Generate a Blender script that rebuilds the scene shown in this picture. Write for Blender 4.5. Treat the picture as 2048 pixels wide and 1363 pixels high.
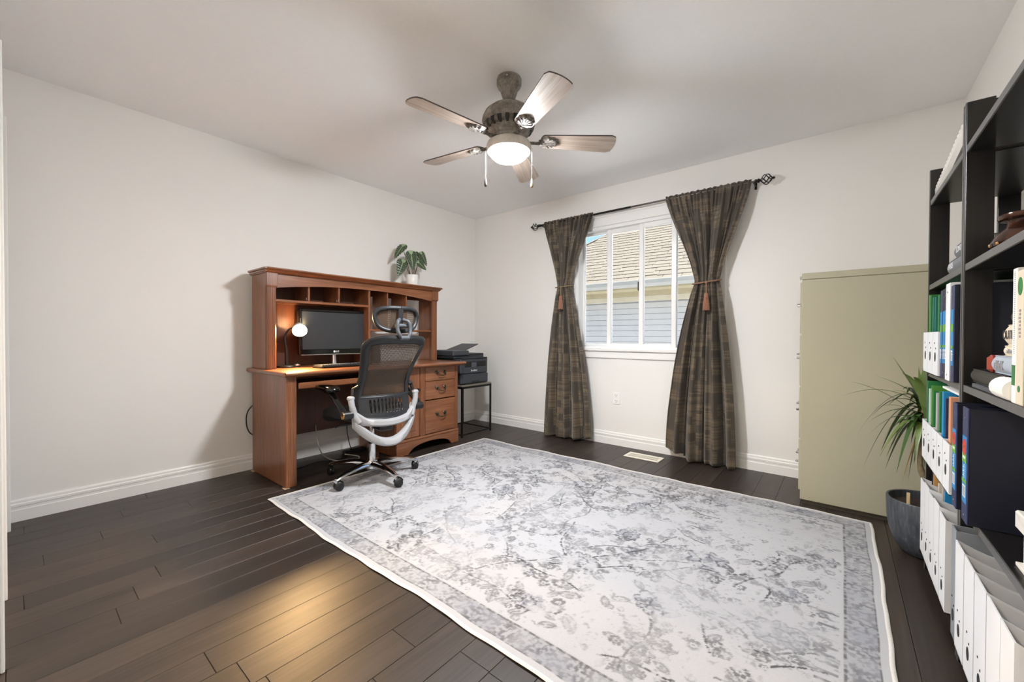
import bpy, bmesh, math, random
import numpy as np
from mathutils import Vector, Matrix

for o in list(bpy.data.objects):
    bpy.data.objects.remove(o)
S = bpy.context.scene
COL = S.collection
R = math.radians
PI = math.pi
rnd = random.Random(11)

# ------------------------------------------------------------------ camera
cam_d = bpy.data.cameras.new('camera')
cam = bpy.data.objects.new('camera', cam_d)
COL.objects.link(cam)
S.camera = cam
YAW, PITCH, ROLL, FPX = 0.68045, -0.01123, 0.0033, 812.94
cam_d.sensor_width = 36.0
cam_d.sensor_fit = 'HORIZONTAL'
cam_d.lens = 36.0 * FPX / 2048
cam_d.clip_start = 0.005
fw = Vector((-math.sin(YAW) * math.cos(PITCH), math.cos(YAW) * math.cos(PITCH), math.sin(PITCH)))
rt = Vector((math.cos(YAW), math.sin(YAW), 0))
up = rt.cross(fw)
r2 = rt * math.cos(ROLL) + up * math.sin(ROLL)
u2 = -rt * math.sin(ROLL) + up * math.cos(ROLL)
M = Matrix((r2, u2, -fw)).transposed().to_4x4()
M.translation = Vector((3.4904, -3.5863, 1.0170))
cam.matrix_world = M

# ------------------------------------------------------------------ world, sun, exposure
w = bpy.data.worlds.new('world')
S.world = w
w.use_nodes = True
nt = w.node_tree
nt.nodes.clear()
sky = nt.nodes.new('ShaderNodeTexSky')
sky.sky_type = 'NISHITA'
sky.sun_disc = False
sky.sun_elevation = R(50)
sky.sun_rotation = R(95)
sky.altitude = 200
sky.dust_density = 0.0
sky.ozone_density = 4.0
bg = nt.nodes.new('ShaderNodeBackground')
bg.inputs['Strength'].default_value = 0.24
wo = nt.nodes.new('ShaderNodeOutputWorld')
nt.links.new(sky.outputs[0], bg.inputs[0])
nt.links.new(bg.outputs[0], wo.inputs[0])

sd = bpy.data.lights.new('sun', 'SUN')
sd.energy = 17.0
sd.angle = R(0.6)
sd.color = (1.0, 0.95, 0.87)
sun = bpy.data.objects.new('sun', sd)
COL.objects.link(sun)
sun.rotation_euler = (R(4), R(40), 0)
sun.location = (2, -6, 12)

S.view_settings.view_transform = 'Standard'
S.view_settings.look = 'None'
S.view_settings.gamma = 1.0
S.view_settings.use_curve_mapping = False
S.view_settings.exposure = 0.32

FAN_LAMP = 410.0      # radiance of the fan's glass bowl
HALL_FILL = 230.0     # radiance of the added, unseen hall fill light
DESK_LAMP = 1650.0

# ------------------------------------------------------------------ materials
def lin(c):
    out = []
    for v in c[:3]:
        v /= 255.0
        out.append(v / 12.92 if v <= 0.04045 else ((v + 0.055) / 1.055) ** 2.4)
    return (*out, 1.0)

class NT:
    def __init__(s, name):
        s.m = bpy.data.materials.new(name)
        s.m.use_nodes = True
        s.t = s.m.node_tree
        s.b = s.t.nodes['Principled BSDF']
        s.out = s.t.nodes['Material Output']
    def n(s, typ, **kw):
        nd = s.t.nodes.new(typ)
        for k, v in kw.items():
            if k.startswith('_'):
                setattr(nd, k[1:], v)
            else:
                key = k.replace('_', ' ')
                nd.inputs[key].default_value = v
        return nd
    def l(s, a, b):
        s.t.links.new(a, b)
    def coord(s, kind='Object', scale=(1, 1, 1), rot=(0, 0, 0)):
        tc = s.n('ShaderNodeTexCoord')
        mp = s.n('ShaderNodeMapping')
        mp.inputs['Scale'].default_value = scale
        mp.inputs['Rotation'].default_value = rot
        s.l(tc.outputs[kind], mp.inputs[0])
        return mp.outputs[0]
    def ramp(s, fac, stops):
        r = s.n('ShaderNodeValToRGB')
        e = r.color_ramp.elements
        while len(e) < len(stops):
            e.new(0.5)
        for i, (p, c) in enumerate(stops):
            e[i].position = p
            e[i].color = c if len(c) == 4 else (*c, 1)
        s.l(fac, r.inputs[0])
        return r.outputs[0]
    def mix(s, a, b, fac, mode='MIX'):
        m = s.n('ShaderNodeMix', _data_type='RGBA', _blend_type=mode)
        for i, v in ((6, a), (7, b)):
            if hasattr(v, 'links'):
                s.l(v, m.inputs[i])
            else:
                m.inputs[i].default_value = v
        if hasattr(fac, 'links'):
            s.l(fac, m.inputs[0])
        else:
            m.inputs[0].default_value = fac
        return m.outputs[2]
    def math(s, op, a, b=0.5):
        m = s.n('ShaderNodeMath', _operation=op)
        for i, v in ((0, a), (1, b)):
            if hasattr(v, 'links'):
                s.l(v, m.inputs[i])
            else:
                m.inputs[i].default_value = v
        return m.outputs[0]
    def bump(s, h, strength=0.2, dist=0.002):
        b = s.n('ShaderNodeBump')
        b.inputs['Strength'].default_value = strength
        b.inputs['Distance'].default_value = dist
        s.l(h, b.inputs['Height'])
        s.l(b.outputs[0], s.b.inputs['Normal'])
    def set(s, **kw):
        for k, v in kw.items():
            s.b.inputs[k.replace('_', ' ')].default_value = v

def plain(name, rgb, rough=0.5, metal=0.0, var=0.05, nscale=8.0, bump=0.0, spec=0.5, coat=0.0):
    """one colour with a slight procedural mottling"""
    a = NT(name)
    c = lin(rgb)
    nz = a.n('ShaderNodeTexNoise', Scale=nscale, Detail=4.0)
    a.l(a.coord(), nz.inputs['Vector'])
    lo = tuple(max(0, v * (1 - var)) for v in c[:3])
    hi = tuple(min(1, v * (1 + var)) for v in c[:3])
    a.l(a.ramp(nz.outputs[0], [(0.3, lo), (0.7, hi)]), a.b.inputs['Base Color'])
    a.set(Roughness=rough, Metallic=metal)
    a.b.inputs['Specular IOR Level'].default_value = spec
    if coat:
        a.b.inputs['Coat Weight'].default_value = coat
        a.b.inputs['Coat Roughness'].default_value = 0.1
    if bump:
        a.bump(nz.outputs[0], bump, 0.003)
    return a.m

def emit(name, rgb, strength):
    a = NT(name)
    c = lin(rgb)
    a.set(Base_Color=c, Emission_Color=c, Emission_Strength=strength, Roughness=0.3)
    return a.m

def wood(name, dark, light, axis='z', rough=0.32, scale=1.0, coat=0.25, objrand=0.0):
    a = NT(name)
    st = {'x': (1.2, 14, 14), 'y': (14, 1.2, 14), 'z': (14, 14, 1.2)}[axis]
    v = a.coord('Object', tuple(q * scale for q in st))
    n1 = a.n('ShaderNodeTexNoise', Scale=1.6, Detail=6.0, Roughness=0.6, Distortion=0.8)
    a.l(v, n1.inputs['Vector'])
    st2 = {'x': (4, 160, 160), 'y': (160, 4, 160), 'z': (160, 160, 4)}[axis]
    v2 = a.coord('Object', tuple(q * scale for q in st2))
    n2 = a.n('ShaderNodeTexNoise', Scale=1.0, Detail=3.0)
    a.l(v2, n2.inputs['Vector'])
    c1 = a.ramp(n1.outputs[0], [(0.25, lin(dark)), (0.55, lin([(d + l) / 2 for d, l in zip(dark, light)])), (0.8, lin(light))])
    c2 = a.ramp(n2.outputs[0], [(0.35, (0.72, 0.70, 0.68)), (0.62, (1.0, 1.0, 1.0))])
    c = a.mix(c1, c2, 1.0, 'MULTIPLY')
    if objrand:
        oi = a.n('ShaderNodeObjectInfo')
        k = a.ramp(oi.outputs['Random'], [(0.0, (1 - objrand,) * 3), (1.0, (1 + objrand,) * 3)])
        c = a.mix(c, k, 1.0, 'MULTIPLY')
    a.l(c, a.b.inputs['Base Color'])
    a.set(Roughness=rough)
    if coat:
        a.b.inputs['Coat Weight'].default_value = coat
        a.b.inputs['Coat Roughness'].default_value = 0.18
    a.bump(n2.outputs[0], 0.12, 0.001)
    return a.m

MT = {}
def build_materials():
    m = MT
    # painted plaster
    a = NT('wall_paint')
    nz = a.n('ShaderNodeTexNoise', Scale=220.0, Detail=3.0)
    a.l(a.coord(), nz.inputs['Vector'])
    a.l(a.ramp(nz.outputs[0], [(0.3, lin((238, 236, 232))), (0.7, lin((241, 239, 235)))]), a.b.inputs['Base Color'])
    a.set(Roughness=0.75)
    a.bump(nz.outputs[0], 0.04, 0.001)
    m['wall'] = a.m
    a = NT('ceiling_paint')
    nz = a.n('ShaderNodeTexNoise', Scale=60.0, Detail=5.0)
    a.l(a.coord(), nz.inputs['Vector'])
    a.l(a.ramp(nz.outputs[0], [(0.3, lin((247, 247, 246))), (0.7, lin((249, 249, 248)))]), a.b.inputs['Base Color'])
    a.set(Roughness=0.9)
    a.bump(nz.outputs[0], 0.10, 0.003)
    m['ceiling'] = a.m
    m['trim'] = plain('trim_white', (244, 243, 240), 0.35, var=0.01)
    m['sash'] = plain('window_vinyl', (247, 247, 246), 0.3, var=0.01)
    m['plank'] = wood('dark_floor_wood', (44, 37, 33), (74, 63, 56), 'y', 0.42, 0.55, coat=0.0, objrand=0.28)
    m['floor_gap'] = plain('floor_gap', (18, 14, 12), 0.8)
    m['cherry_v'] = wood('cherry_vertical', (116, 70, 45), (166, 110, 74), 'z', 0.34)
    m['cherry_h'] = wood('cherry_horizontal', (120, 73, 47), (170, 114, 77), 'y', 0.30)
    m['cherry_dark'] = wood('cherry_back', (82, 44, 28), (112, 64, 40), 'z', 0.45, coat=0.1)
    m['brass_old'] = plain('aged_pewter', (88, 80, 70), 0.35, 0.9, 0.25, 60)
    m['black'] = plain('black_plastic', (24, 24, 26), 0.38, var=0.05)
    m['black_gloss'] = plain('black_gloss', (12, 12, 13), 0.12, var=0.02)
    m['black_matte'] = plain('black_matte', (20, 19, 19), 0.62)
    m['screen'] = plain('monitor_screen', (48, 52, 56), 0.25, var=0.02, spec=0.6)  # base colour lifted to stand in for the room's reflection
    m['charcoal'] = plain('printer_charcoal', (56, 60, 66), 0.5)
    m['charcoal_d'] = plain('printer_dark', (30, 32, 35), 0.45)
    m['grey_soft'] = plain('grey_plastic', (78, 82, 88), 0.45)
    m['chair_shell'] = plain('chair_shell', (36, 38, 42), 0.42, var=0.04)
    m['chair_fabric'] = plain('seat_fabric', (22, 22, 24), 0.85, bump=0.3, nscale=300)
    m['chair_frame'] = plain('chair_frame_grey', (168, 169, 172), 0.34, var=0.02)
    m['chrome'] = plain('chrome', (225, 226, 228), 0.08, 1.0, 0.01)
    m['silver'] = plain('silver', (205, 206, 208), 0.2, 0.9, 0.02)
    m['white'] = plain('white_card', (243, 244, 246), 0.55, var=0.015)
    m['white_paper'] = plain('white_paper', (246, 245, 240), 0.8, var=0.02)
    m['white_ceramic'] = plain('white_ceramic', (240, 239, 235), 0.18, var=0.01, coat=0.3)
    m['holder_in'] = plain('holder_inside', (150, 146, 140), 0.8)
    m['steel_edge'] = plain('shelf_edge', (92, 92, 94), 0.35, var=0.08, nscale=40)
    a = NT('black_brown_laminate')
    v = a.coord('Object', (90, 90, 3))
    nz = a.n('ShaderNodeTexNoise', Scale=1.0, Detail=4.0)
    a.l(v, nz.inputs['Vector'])
    a.l(a.ramp(nz.outputs[0], [(0.3, lin((17, 16, 16))), (0.7, lin((31, 29, 28)))]), a.b.inputs['Base Color'])
    a.set(Roughness=0.32)
    m['shelf'] = a.m
    # filing cabinet steel
    m['cabinet'] = plain('olive_cabinet_paint', (178, 173, 149), 0.36, var=0.02, nscale=3, coat=0.1)
    m['cabinet_d'] = plain('olive_cabinet_dark', (70, 66, 52), 0.6)
    # stone pot
    a = NT('slate_pot')
    v = a.coord('Object', (70, 70, 9))
    nz = a.n('ShaderNodeTexNoise', Scale=1.0, Detail=8.0, Roughness=0.75)
    a.l(v, nz.inputs['Vector'])
    a.l(a.ramp(nz.outputs[0], [(0.3, lin((38, 41, 45))), (0.55, lin((74, 79, 86))), (0.75, lin((118, 122, 128)))]), a.b.inputs['Base Color'])
    a.set(Roughness=0.42)
    a.bump(nz.outputs[0], 0.25, 0.002)
    m['pot'] = a.m
    m['soil'] = plain('potting_soil', (42, 28, 20), 0.95, var=0.6, nscale=90, bump=0.8)
    m['leaf'] = plain('dracaena_leaf', (62, 92, 44), 0.34, var=0.35, nscale=6)
    m['leaf_y'] = plain('dracaena_leaf_light', (104, 126, 62), 0.36, var=0.25, nscale=6)
    m['leaf_b'] = plain('dracaena_leaf_dry', (150, 118, 58), 0.6, var=0.2, nscale=6)
    m['stem'] = plain('plant_stem', (128, 112, 84), 0.8, var=0.2, nscale=60, bump=0.3)
    m['stick'] = plain('wooden_stick', (206, 184, 140), 0.7)
    a = NT('alocasia_leaf')
    at = a.n('ShaderNodeAttribute', _attribute_name='vein')
    a.l(a.mix(lin((30, 44, 28)), lin((150, 172, 132)), at.outputs['Fac']), a.b.inputs['Base Color'])
    a.set(Roughness=0.35)
    m['alocasia'] = a.m
    m['alo_stem'] = plain('alocasia_stem', (86, 62, 48), 0.5, var=0.2)
    # ceiling fan
    a = NT('fan_antique_grey')
    nz = a.n('ShaderNodeTexNoise', Scale=22.0, Detail=7.0, Roughness=0.7)
    a.l(a.coord(), nz.inputs['Vector'])
    a.l(a.ramp(nz.outputs[0], [(0.3, lin((86, 80, 74))), (0.5, lin((132, 125, 117))), (0.7, lin((176, 169, 160)))]), a.b.inputs['Base Color'])
    a.set(Roughness=0.6)
    a.bump(nz.outputs[0], 0.2, 0.002)
    m['fan'] = a.m
    a = NT('fan_carved_light')
    nz = a.n('ShaderNodeTexNoise', Scale=60.0, Detail=5.0)
    a.l(a.coord(), nz.inputs['Vector'])
    a.l(a.ramp(nz.outputs[0], [(0.35, lin((62, 57, 52))), (0.6, lin((118, 112, 104)))]), a.b.inputs['Base Color'])
    a.set(Roughness=0.6)
    m['fan_light'] = a.m
    m['fitter'] = plain('fan_fitter_lit', (206, 200, 190), 0.55, var=0.1, nscale=30)  # paler than the fan: light on the ring is painted into its colour
    m['fob_dark'] = plain('dark_fob', (44, 38, 33), 0.4)
    m['fob_wood'] = plain('wooden_fob', (140, 116, 84), 0.5)
    m['blade'] = wood('whitewashed_blade', (140, 124, 112), (184, 170, 158), 'x', 0.5, 1.0, coat=0)
    m['blade_edge'] = plain('blade_edge', (74, 66, 60), 0.6)
    m['bowl'] = emit('lit_glass_bowl', (250, 252, 255), FAN_LAMP)
    m['hall_fill_glow'] = emit('hall_fill_emission', (255, 244, 230), HALL_FILL)
    m['bulb'] = emit('desk_lamp_bulb', (255, 206, 142), DESK_LAMP)
    m['chain'] = plain('pull_chain', (120, 112, 100), 0.4, 0.6)
    m['iron'] = plain('black_iron', (26, 24, 23), 0.42, 0.4)
    m['rod_silver'] = plain('rod_steel', (96, 92, 88), 0.35, 0.7)
    # woven curtain
    a = NT('curtain_weave')
    tc = a.n('ShaderNodeTexCoord')
    def cells(sx, sy, ox, oy):
        mp = a.n('ShaderNodeMapping')
        mp.inputs['Scale'].default_value = (sx, sy, 1)
        mp.inputs['Location'].default_value = (ox, oy, 0)
        a.l(tc.outputs['UV'], mp.inputs[0])
        fl = a.n('ShaderNodeVectorMath', _operation='FLOOR')
        a.l(mp.outputs[0], fl.inputs[0])
        wn = a.n('ShaderNodeTexWhiteNoise', _noise_dimensions='2D')
        a.l(fl.outputs[0], wn.inputs['Vector'])
        return wn.outputs[0]
    A, B, C3 = cells(11, 7, 0, 0), cells(7, 15, 0.4, 0.3), cells(19, 11, 0.7, 0.6)
    mpw = a.n('ShaderNodeMapping')
    mpw.inputs['Scale'].default_value = (1.2, 55, 1)
    a.l(tc.outputs['UV'], mpw.inputs[0])
    st = a.n('ShaderNodeTexNoise', Scale=1.0, Detail=2.0)
    a.l(mpw.outputs[0], st.inputs['Vector'])
    m1 = a.math('GREATER_THAN', A, 0.72)
    m2 = a.math('GREATER_THAN', B, 0.74)
    m3 = a.math('GREATER_THAN', C3, 0.84)
    mx = a.math('MAXIMUM', m1, m2)
    mx = a.math('MAXIMUM', mx, m3)
    stp = a.ramp(st.outputs[0], [(0.42, (0.12, 0.12, 0.12)), (0.58, (1, 1, 1))])
    fac = a.math('MULTIPLY', mx, stp)
    c = a.mix(lin((68, 60, 50)), lin((112, 97, 77)), fac)
    dk = a.ramp(st.outputs[0], [(0.55, (1, 1, 1)), (0.72, (0.62, 0.6, 0.6))])
    c = a.mix(c, dk, a.math('GREATER_THAN', B, 0.45), 'MULTIPLY')
    a.l(c, a.b.inputs['Base Color'])
    a.set(Roughness=0.55)
    a.b.inputs['Sheen Weight'].default_value = 0.25
    m['curtain'] = a.m
    m['rope'] = plain('tieback_rope', (140, 104, 82), 0.7, var=0.3, nscale=180, bump=0.5)
    m['rope_gold'] = plain('tieback_rope_gold', (128, 112, 82), 0.7, var=0.3, nscale=180, bump=0.5)
    m['tassel'] = plain('tassel_thread', (150, 106, 84), 0.75, var=0.3, nscale=120, bump=0.6)
    # glass
    a = NT('window_glass')
    a.t.nodes.remove(a.b)
    tr = a.n('ShaderNodeBsdfTransparent')
    tr.inputs[0].default_value = (0.97, 0.98, 0.98, 1)
    gl = a.n('ShaderNodeBsdfGlossy')
    gl.inputs['Roughness'].default_value = 0.02
    lw = a.n('ShaderNodeFresnel')
    lw.inputs['IOR'].default_value = 1.3
    mxs = a.n('ShaderNodeMixShader')
    a.l(lw.outputs[0], mxs.inputs[0])
    a.l(tr.outputs[0], mxs.inputs[1])
    a.l(gl.outputs[0], mxs.inputs[2])
    a.l(mxs.outputs[0], a.out.inputs[0])
    m['glass'] = a.m
    # see-through chair mesh
    a = NT('chair_mesh')
    br = a.n('ShaderNodeTexBrick', Scale=1.0)
    br.inputs['Color1'].default_value = (0, 0, 0, 1)
    br.inputs['Color2'].default_value = (0, 0, 0, 1)
    br.inputs['Mortar'].default_value = (1, 1, 1, 1)
    br.inputs['Mortar Size'].default_value = 0.0023
    br.inputs['Brick Width'].default_value = 0.0095
    br.inputs['Row Height'].default_value = 0.0065
    a.l(a.coord('UV'), br.inputs['Vector'])
    a.set(Base_Color=lin((74, 60, 48)), Roughness=0.55)
    tr = a.n('ShaderNodeBsdfTransparent')
    mxs = a.n('ShaderNodeMixShader')
    a.l(br.outputs['Color'], mxs.inputs[0])
    a.l(tr.outputs[0], mxs.inputs[1])
    a.l(a.b.outputs[0], mxs.inputs[2])
    a.l(mxs.outputs[0], a.out.inputs[0])
    m['mesh'] = a.m
    # rug
    a = NT('printed_rug')
    at = a.n('ShaderNodeAttribute', _attribute_name='print')
    nz = a.n('ShaderNodeTexNoise', Scale=420.0, Detail=2.0)
    a.l(a.coord(), nz.inputs['Vector'])
    k = a.ramp(nz.outputs[0], [(0.3, (0.86, 0.86, 0.86)), (0.7, (1, 1, 1))])
    a.l(a.mix(at.outputs['Color'], k, 1.0, 'MULTIPLY'), a.b.inputs['Base Color'])
    a.set(Roughness=0.9)
    a.b.inputs['Specular IOR Level'].default_value = 0.2
    a.bump(nz.outputs[0], 0.25, 0.002)
    m['rug'] = a.m
    m['rug_edge'] = plain('rug_binding', (222, 218, 212), 0.9, var=0.08, nscale=200)
    # books and binders
    for nm, rgb in {'green': (38, 122, 64), 'teal': (20, 112, 98), 'lime': (84, 150, 62), 'navy': (44, 52, 92),
                    'navy_d': (22, 26, 44), 'blue': (28, 140, 196), 'orange': (224, 160, 120), 'kraft': (206, 158, 96),
                    'label_blue': (36, 140, 205), 'label_green': (108, 176, 60), 'label_red': (206, 60, 52), 'label_pale': (120, 180, 214),
                    'paper_grey': (190, 188, 186), 'book_grey': (116, 120, 126), 'book_blue': (172, 186, 200), 'cream': (226, 216, 196),
                    'red': (150, 56, 40), 'mint': (206, 226, 218), 'ink': (30, 30, 32), 'text_grey': (150, 150, 156), 'mesh_grey': (150, 156, 164)}.items():
        m[nm] = plain('cover_' + nm, rgb, 0.45, var=0.05)
    a = NT('distressed_white_wood')
    nz = a.n('ShaderNodeTexNoise', Scale=9.0, Detail=8.0, Roughness=0.75)
    a.l(a.coord('Object', (1, 1, 6)), nz.inputs['Vector'])
    a.l(a.ramp(nz.outputs[0], [(0.3, lin((140, 136, 132))), (0.42, lin((226, 222, 214))), (0.8, lin((240, 237, 230)))]), a.b.inputs['Base Color'])
    a.set(Roughness=0.7)
    m['distressed'] = a.m
    a = NT('bronze_vase')
    nz = a.n('ShaderNodeTexNoise', Scale=18.0, Detail=4.0)
    a.l(a.coord(), nz.inputs['Vector'])
    a.l(a.ramp(nz.outputs[0], [(0.35, lin((46, 26, 20))), (0.7, lin((92, 58, 44)))]), a.b.inputs['Base Color'])
    a.set(Roughness=0.16, Metallic=0.35)
    m['vase'] = a.m
    m['gold'] = plain('antique_gold', (204, 158, 104), 0.25, 0.7, 0.2, 50)
    # outdoors
    m['siding'] = plain('white_vinyl_siding', (182, 182, 182), 0.6, var=0.02)
    m['soffit'] = plain('beige_soffit', (150, 143, 120), 0.6)
    m['frieze'] = plain('pale_frieze', (170, 164, 150), 0.6)
    m['siding_gap'] = plain('siding_shadow_gap', (128, 129, 132), 0.8)  # grey behind the boards paints the shade in their gaps
    m['gutter'] = plain('gutter_white', (146, 147, 144), 0.4)
    a = NT('asphalt_shingle')
    nz = a.n('ShaderNodeTexNoise', Scale=90.0, Detail=3.0)
    a.l(a.coord(), nz.inputs['Vector'])
    c = a.ramp(nz.outputs[0], [(0.3, lin((106, 99, 88))), (0.7, lin((128, 121, 110)))])
    oi = a.n('ShaderNodeObjectInfo')
    k = a.ramp(oi.outputs['Random'], [(0, (0.88, 0.88, 0.88)), (1, (1, 1, 1))])
    a.l(a.mix(c, k, 1.0, 'MULTIPLY'), a.b.inputs['Base Color'])
    a.set(Roughness=0.95)
    m['shingle'] = a.m
    m['roof_under'] = plain('roof_felt', (118, 110, 100), 0.95)
    m['bounce_ground'] = plain('pale_bounce_ground', (236, 234, 230), 0.9, var=0.08, nscale=6)  # unseen ground, made pale to bounce sunlight up onto the ceiling
    m['vent'] = plain('floor_vent', (236, 230, 214), 0.4)
    m['cable_w'] = plain('white_cable', (196, 192, 184), 0.5)
    m['cable_b'] = plain('black_cable', (14, 14, 15), 0.5)
    m['felt'] = plain('felt_pad', (196, 170, 140), 0.9)
    m['top_dark'] = plain('side_table_top', (120, 114, 102), 0.4)
build_materials()

# ------------------------------------------------------------------ mesh builder
class MB:
    def __init__(s):
        s.v = []
        s.f = []
    def add(s, vs, fs, M=None):
        k = len(s.v)
        s.v += [tuple(M @ Vector(q)) if M else tuple(q) for q in vs]
        s.f += [tuple(i + k for i in f) for f in fs]
        return s
    def box(s, x0, x1, y0, y1, z0, z1, b=0.0, M=None):
        if x0 > x1: x0, x1 = x1, x0
        if y0 > y1: y0, y1 = y1, y0
        if z0 > z1: z0, z1 = z1, z0
        lo, hi = (x0, y0, z0), (x1, y1, z1)
        b = min(b, (x1 - x0) * .45, (y1 - y0) * .45, (z1 - z0) * .45)
        if b <= 0:
            vs = [(x, y, z) for x in (x0, x1) for y in (y0, y1) for z in (z0, z1)]
            fs = [(0, 1, 3, 2), (4, 6, 7, 5), (0, 4, 5, 1), (2, 3, 7, 6), (0, 2, 6, 4), (1, 5, 7, 3)]
            return s.add(vs, fs, M)
        vs, ix = [], {}
        for c in [(i, j, k) for i in (0, 1) for j in (0, 1) for k in (0, 1)]:
            for a in range(3):
                p = []
                for d in range(3):
                    base = hi[d] if c[d] else lo[d]
                    p.append(base if d == a else base + (-b if c[d] else b))
                ix[(c, a)] = len(vs)
                vs.append(tuple(p))
        fs = []
        for a in range(3):
            o1, o2 = (a + 1) % 3, (a + 2) % 3
            for sgn in (0, 1):
                q = []
                for (i, j) in ((0, 0), (1, 0), (1, 1), (0, 1)):
                    c = [0, 0, 0]
                    c[a], c[o1], c[o2] = sgn, i, j
                    q.append(ix[(tuple(c), a)])
                fs.append(tuple(q))
        for a in range(3):
            o1, o2 = (a + 1) % 3, (a + 2) % 3
            for i in (0, 1):
                for j in (0, 1):
                    c0, c1 = [0, 0, 0], [0, 0, 0]
                    c0[o1], c0[o2], c1[o1], c1[o2] = i, j, i, j
                    c1[a] = 1
                    c0, c1 = tuple(c0), tuple(c1)
                    fs.append((ix[(c0, o1)], ix[(c1, o1)], ix[(c1, o2)], ix[(c0, o2)]))
        for c in [(i, j, k) for i in (0, 1) for j in (0, 1) for k in (0, 1)]:
            fs.append((ix[(c, 0)], ix[(c, 1)], ix[(c, 2)]))
        return s.add(vs, fs, M)
    def lathe(s, prof, c=(0, 0, 0), n=24, M=None, sx=1.0, sy=1.0, cap=True):
        vs, fs, rings = [], [], []
        for r, z in prof:
            if r < 1e-6:
                rings.append([len(vs)])
                vs.append((c[0], c[1], c[2] + z))
            else:
                rings.append(list(range(len(vs), len(vs) + n)))
                for i in range(n):
                    t = 2 * PI * i / n
                    vs.append((c[0] + r * sx * math.cos(t), c[1] + r * sy * math.sin(t), c[2] + z))
        for a, b in zip(rings, rings[1:]):
            for i in range(n):
                j = (i + 1) % n
                if len(a) == 1 and len(b) == 1:
                    continue
                if len(a) == 1:
                    fs.append((a[0], b[i], b[j]))
                elif len(b) == 1:
                    fs.append((a[i], a[j], b[0]))
                else:
                    fs.append((a[i], a[j], b[j], b[i]))
        if cap:
            if len(rings[0]) > 1: fs.append(tuple(reversed(rings[0])))
            if len(rings[-1]) > 1: fs.append(tuple(rings[-1]))
        return s.add(vs, fs, M)
    def cyl(s, a, b, r, n=12, r2=None, M=None):
        return s.tube([a, b], [r, r if r2 is None else r2], n, M)
    def tube(s, pts, rad, n=8, M=None, flat=None, upv=None):
        """round (or flattened: flat = second radius factor) tube along points"""
        P = [Vector(q) for q in pts]
        if not hasattr(rad, '__len__'):
            rad = [rad] * len(P)
        vs, fs = [], []
        prev = None
        for i, q in enumerate(P):
            t = (P[min(i + 1, len(P) - 1)] - P[max(i - 1, 0)]).normalized()
            if prev is None:
                g = Vector(upv) if upv else (Vector((0, 0, 1)) if abs(t.z) < 0.9 else Vector((1, 0, 0)))
            else:
                g = prev
            nrm = (g - t * g.dot(t)).normalized()
            prev = nrm
            bn = t.cross(nrm)
            for k in range(n):
                th = 2 * PI * k / n
                fl = flat if flat else 1.0
                vs.append(q + bn * math.cos(th) * rad[i] + nrm * math.sin(th) * rad[i] * fl)
        for i in range(len(P) - 1):
            for k in range(n):
                j = (k + 1) % n
                fs.append((i * n + k, i * n + j, (i + 1) * n + j, (i + 1) * n + k))
        fs.append(tuple(reversed(range(n))))
        fs.append(tuple(range((len(P) - 1) * n, len(P) * n)))
        return s.add(vs, fs, M)
    def prism(s, poly, f3, d):
        """poly in 2D, f3(u, v, t) -> 3D, extruded t from d[0] to d[1]"""
        n = len(poly)
        vs = [f3(u, v, d[0]) for u, v in poly] + [f3(u, v, d[1]) for u, v in poly]
        fs = [tuple(range(n)), tuple(reversed(range(n, 2 * n)))]
        fs += [(i, (i + 1) % n, n + (i + 1) % n, n + i) for i in range(n)]
        return s.add(vs, fs)
    def strip(s, prof, f3, d):
        """like prism for long thin outlines: walls only, plus quad caps (outer, inner lists of equal length)"""
        outer, inner = prof
        n = len(outer)
        vs = []
        for t in d:
            vs += [f3(u, v, t) for u, v in outer] + [f3(u, v, t) for u, v in inner]
        fs = []
        for i in range(n - 1):
            fs.append((i, i + 1, n + i + 1, n + i))
            fs.append((2 * n + i, 3 * n + i, 3 * n + i + 1, 2 * n + i + 1))
            fs.append((i, 2 * n + i, 2 * n + i + 1, i + 1))
            fs.append((n + i, n + i + 1, 3 * n + i + 1, 3 * n + i))
        fs.append((0, n, 3 * n, 2 * n))
        fs.append((n - 1, 3 * n - 1, 4 * n - 1, 2 * n - 1)) if False else fs.append((n - 1, 2 * n - 1, 4 * n - 1, 3 * n - 1))
        return s.add(vs, fs)
    def grid(s, fn, nu, nv):
        vs = [fn(i / nu, j / nv) for j in range(nv + 1) for i in range(nu + 1)]
        fs = [(j * (nu + 1) + i, j * (nu + 1) + i + 1, (j + 1) * (nu + 1) + i + 1, (j + 1) * (nu + 1) + i) for j in range(nv) for i in range(nu)]
        return s.add(vs, fs)
    def mesh(s, name, mat, off=(0, 0, 0), smooth=None, recalc=True):
        me = bpy.data.meshes.new(name)
        ox, oy, oz = off
        me.from_pydata([(x - ox, y - oy, z - oz) for x, y, z in s.v], [], s.f)
        if recalc:
            bm = bmesh.new()
            bm.from_mesh(me)
            bmesh.ops.recalc_face_normals(bm, faces=bm.faces)
            bm.to_mesh(me)
            bm.free()
        me.materials.append(MT[mat])
        if smooth is not None:
            for pl in me.polygons:
                pl.use_smooth = True
            me.set_sharp_from_angle(angle=R(smooth))
        return me

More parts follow.
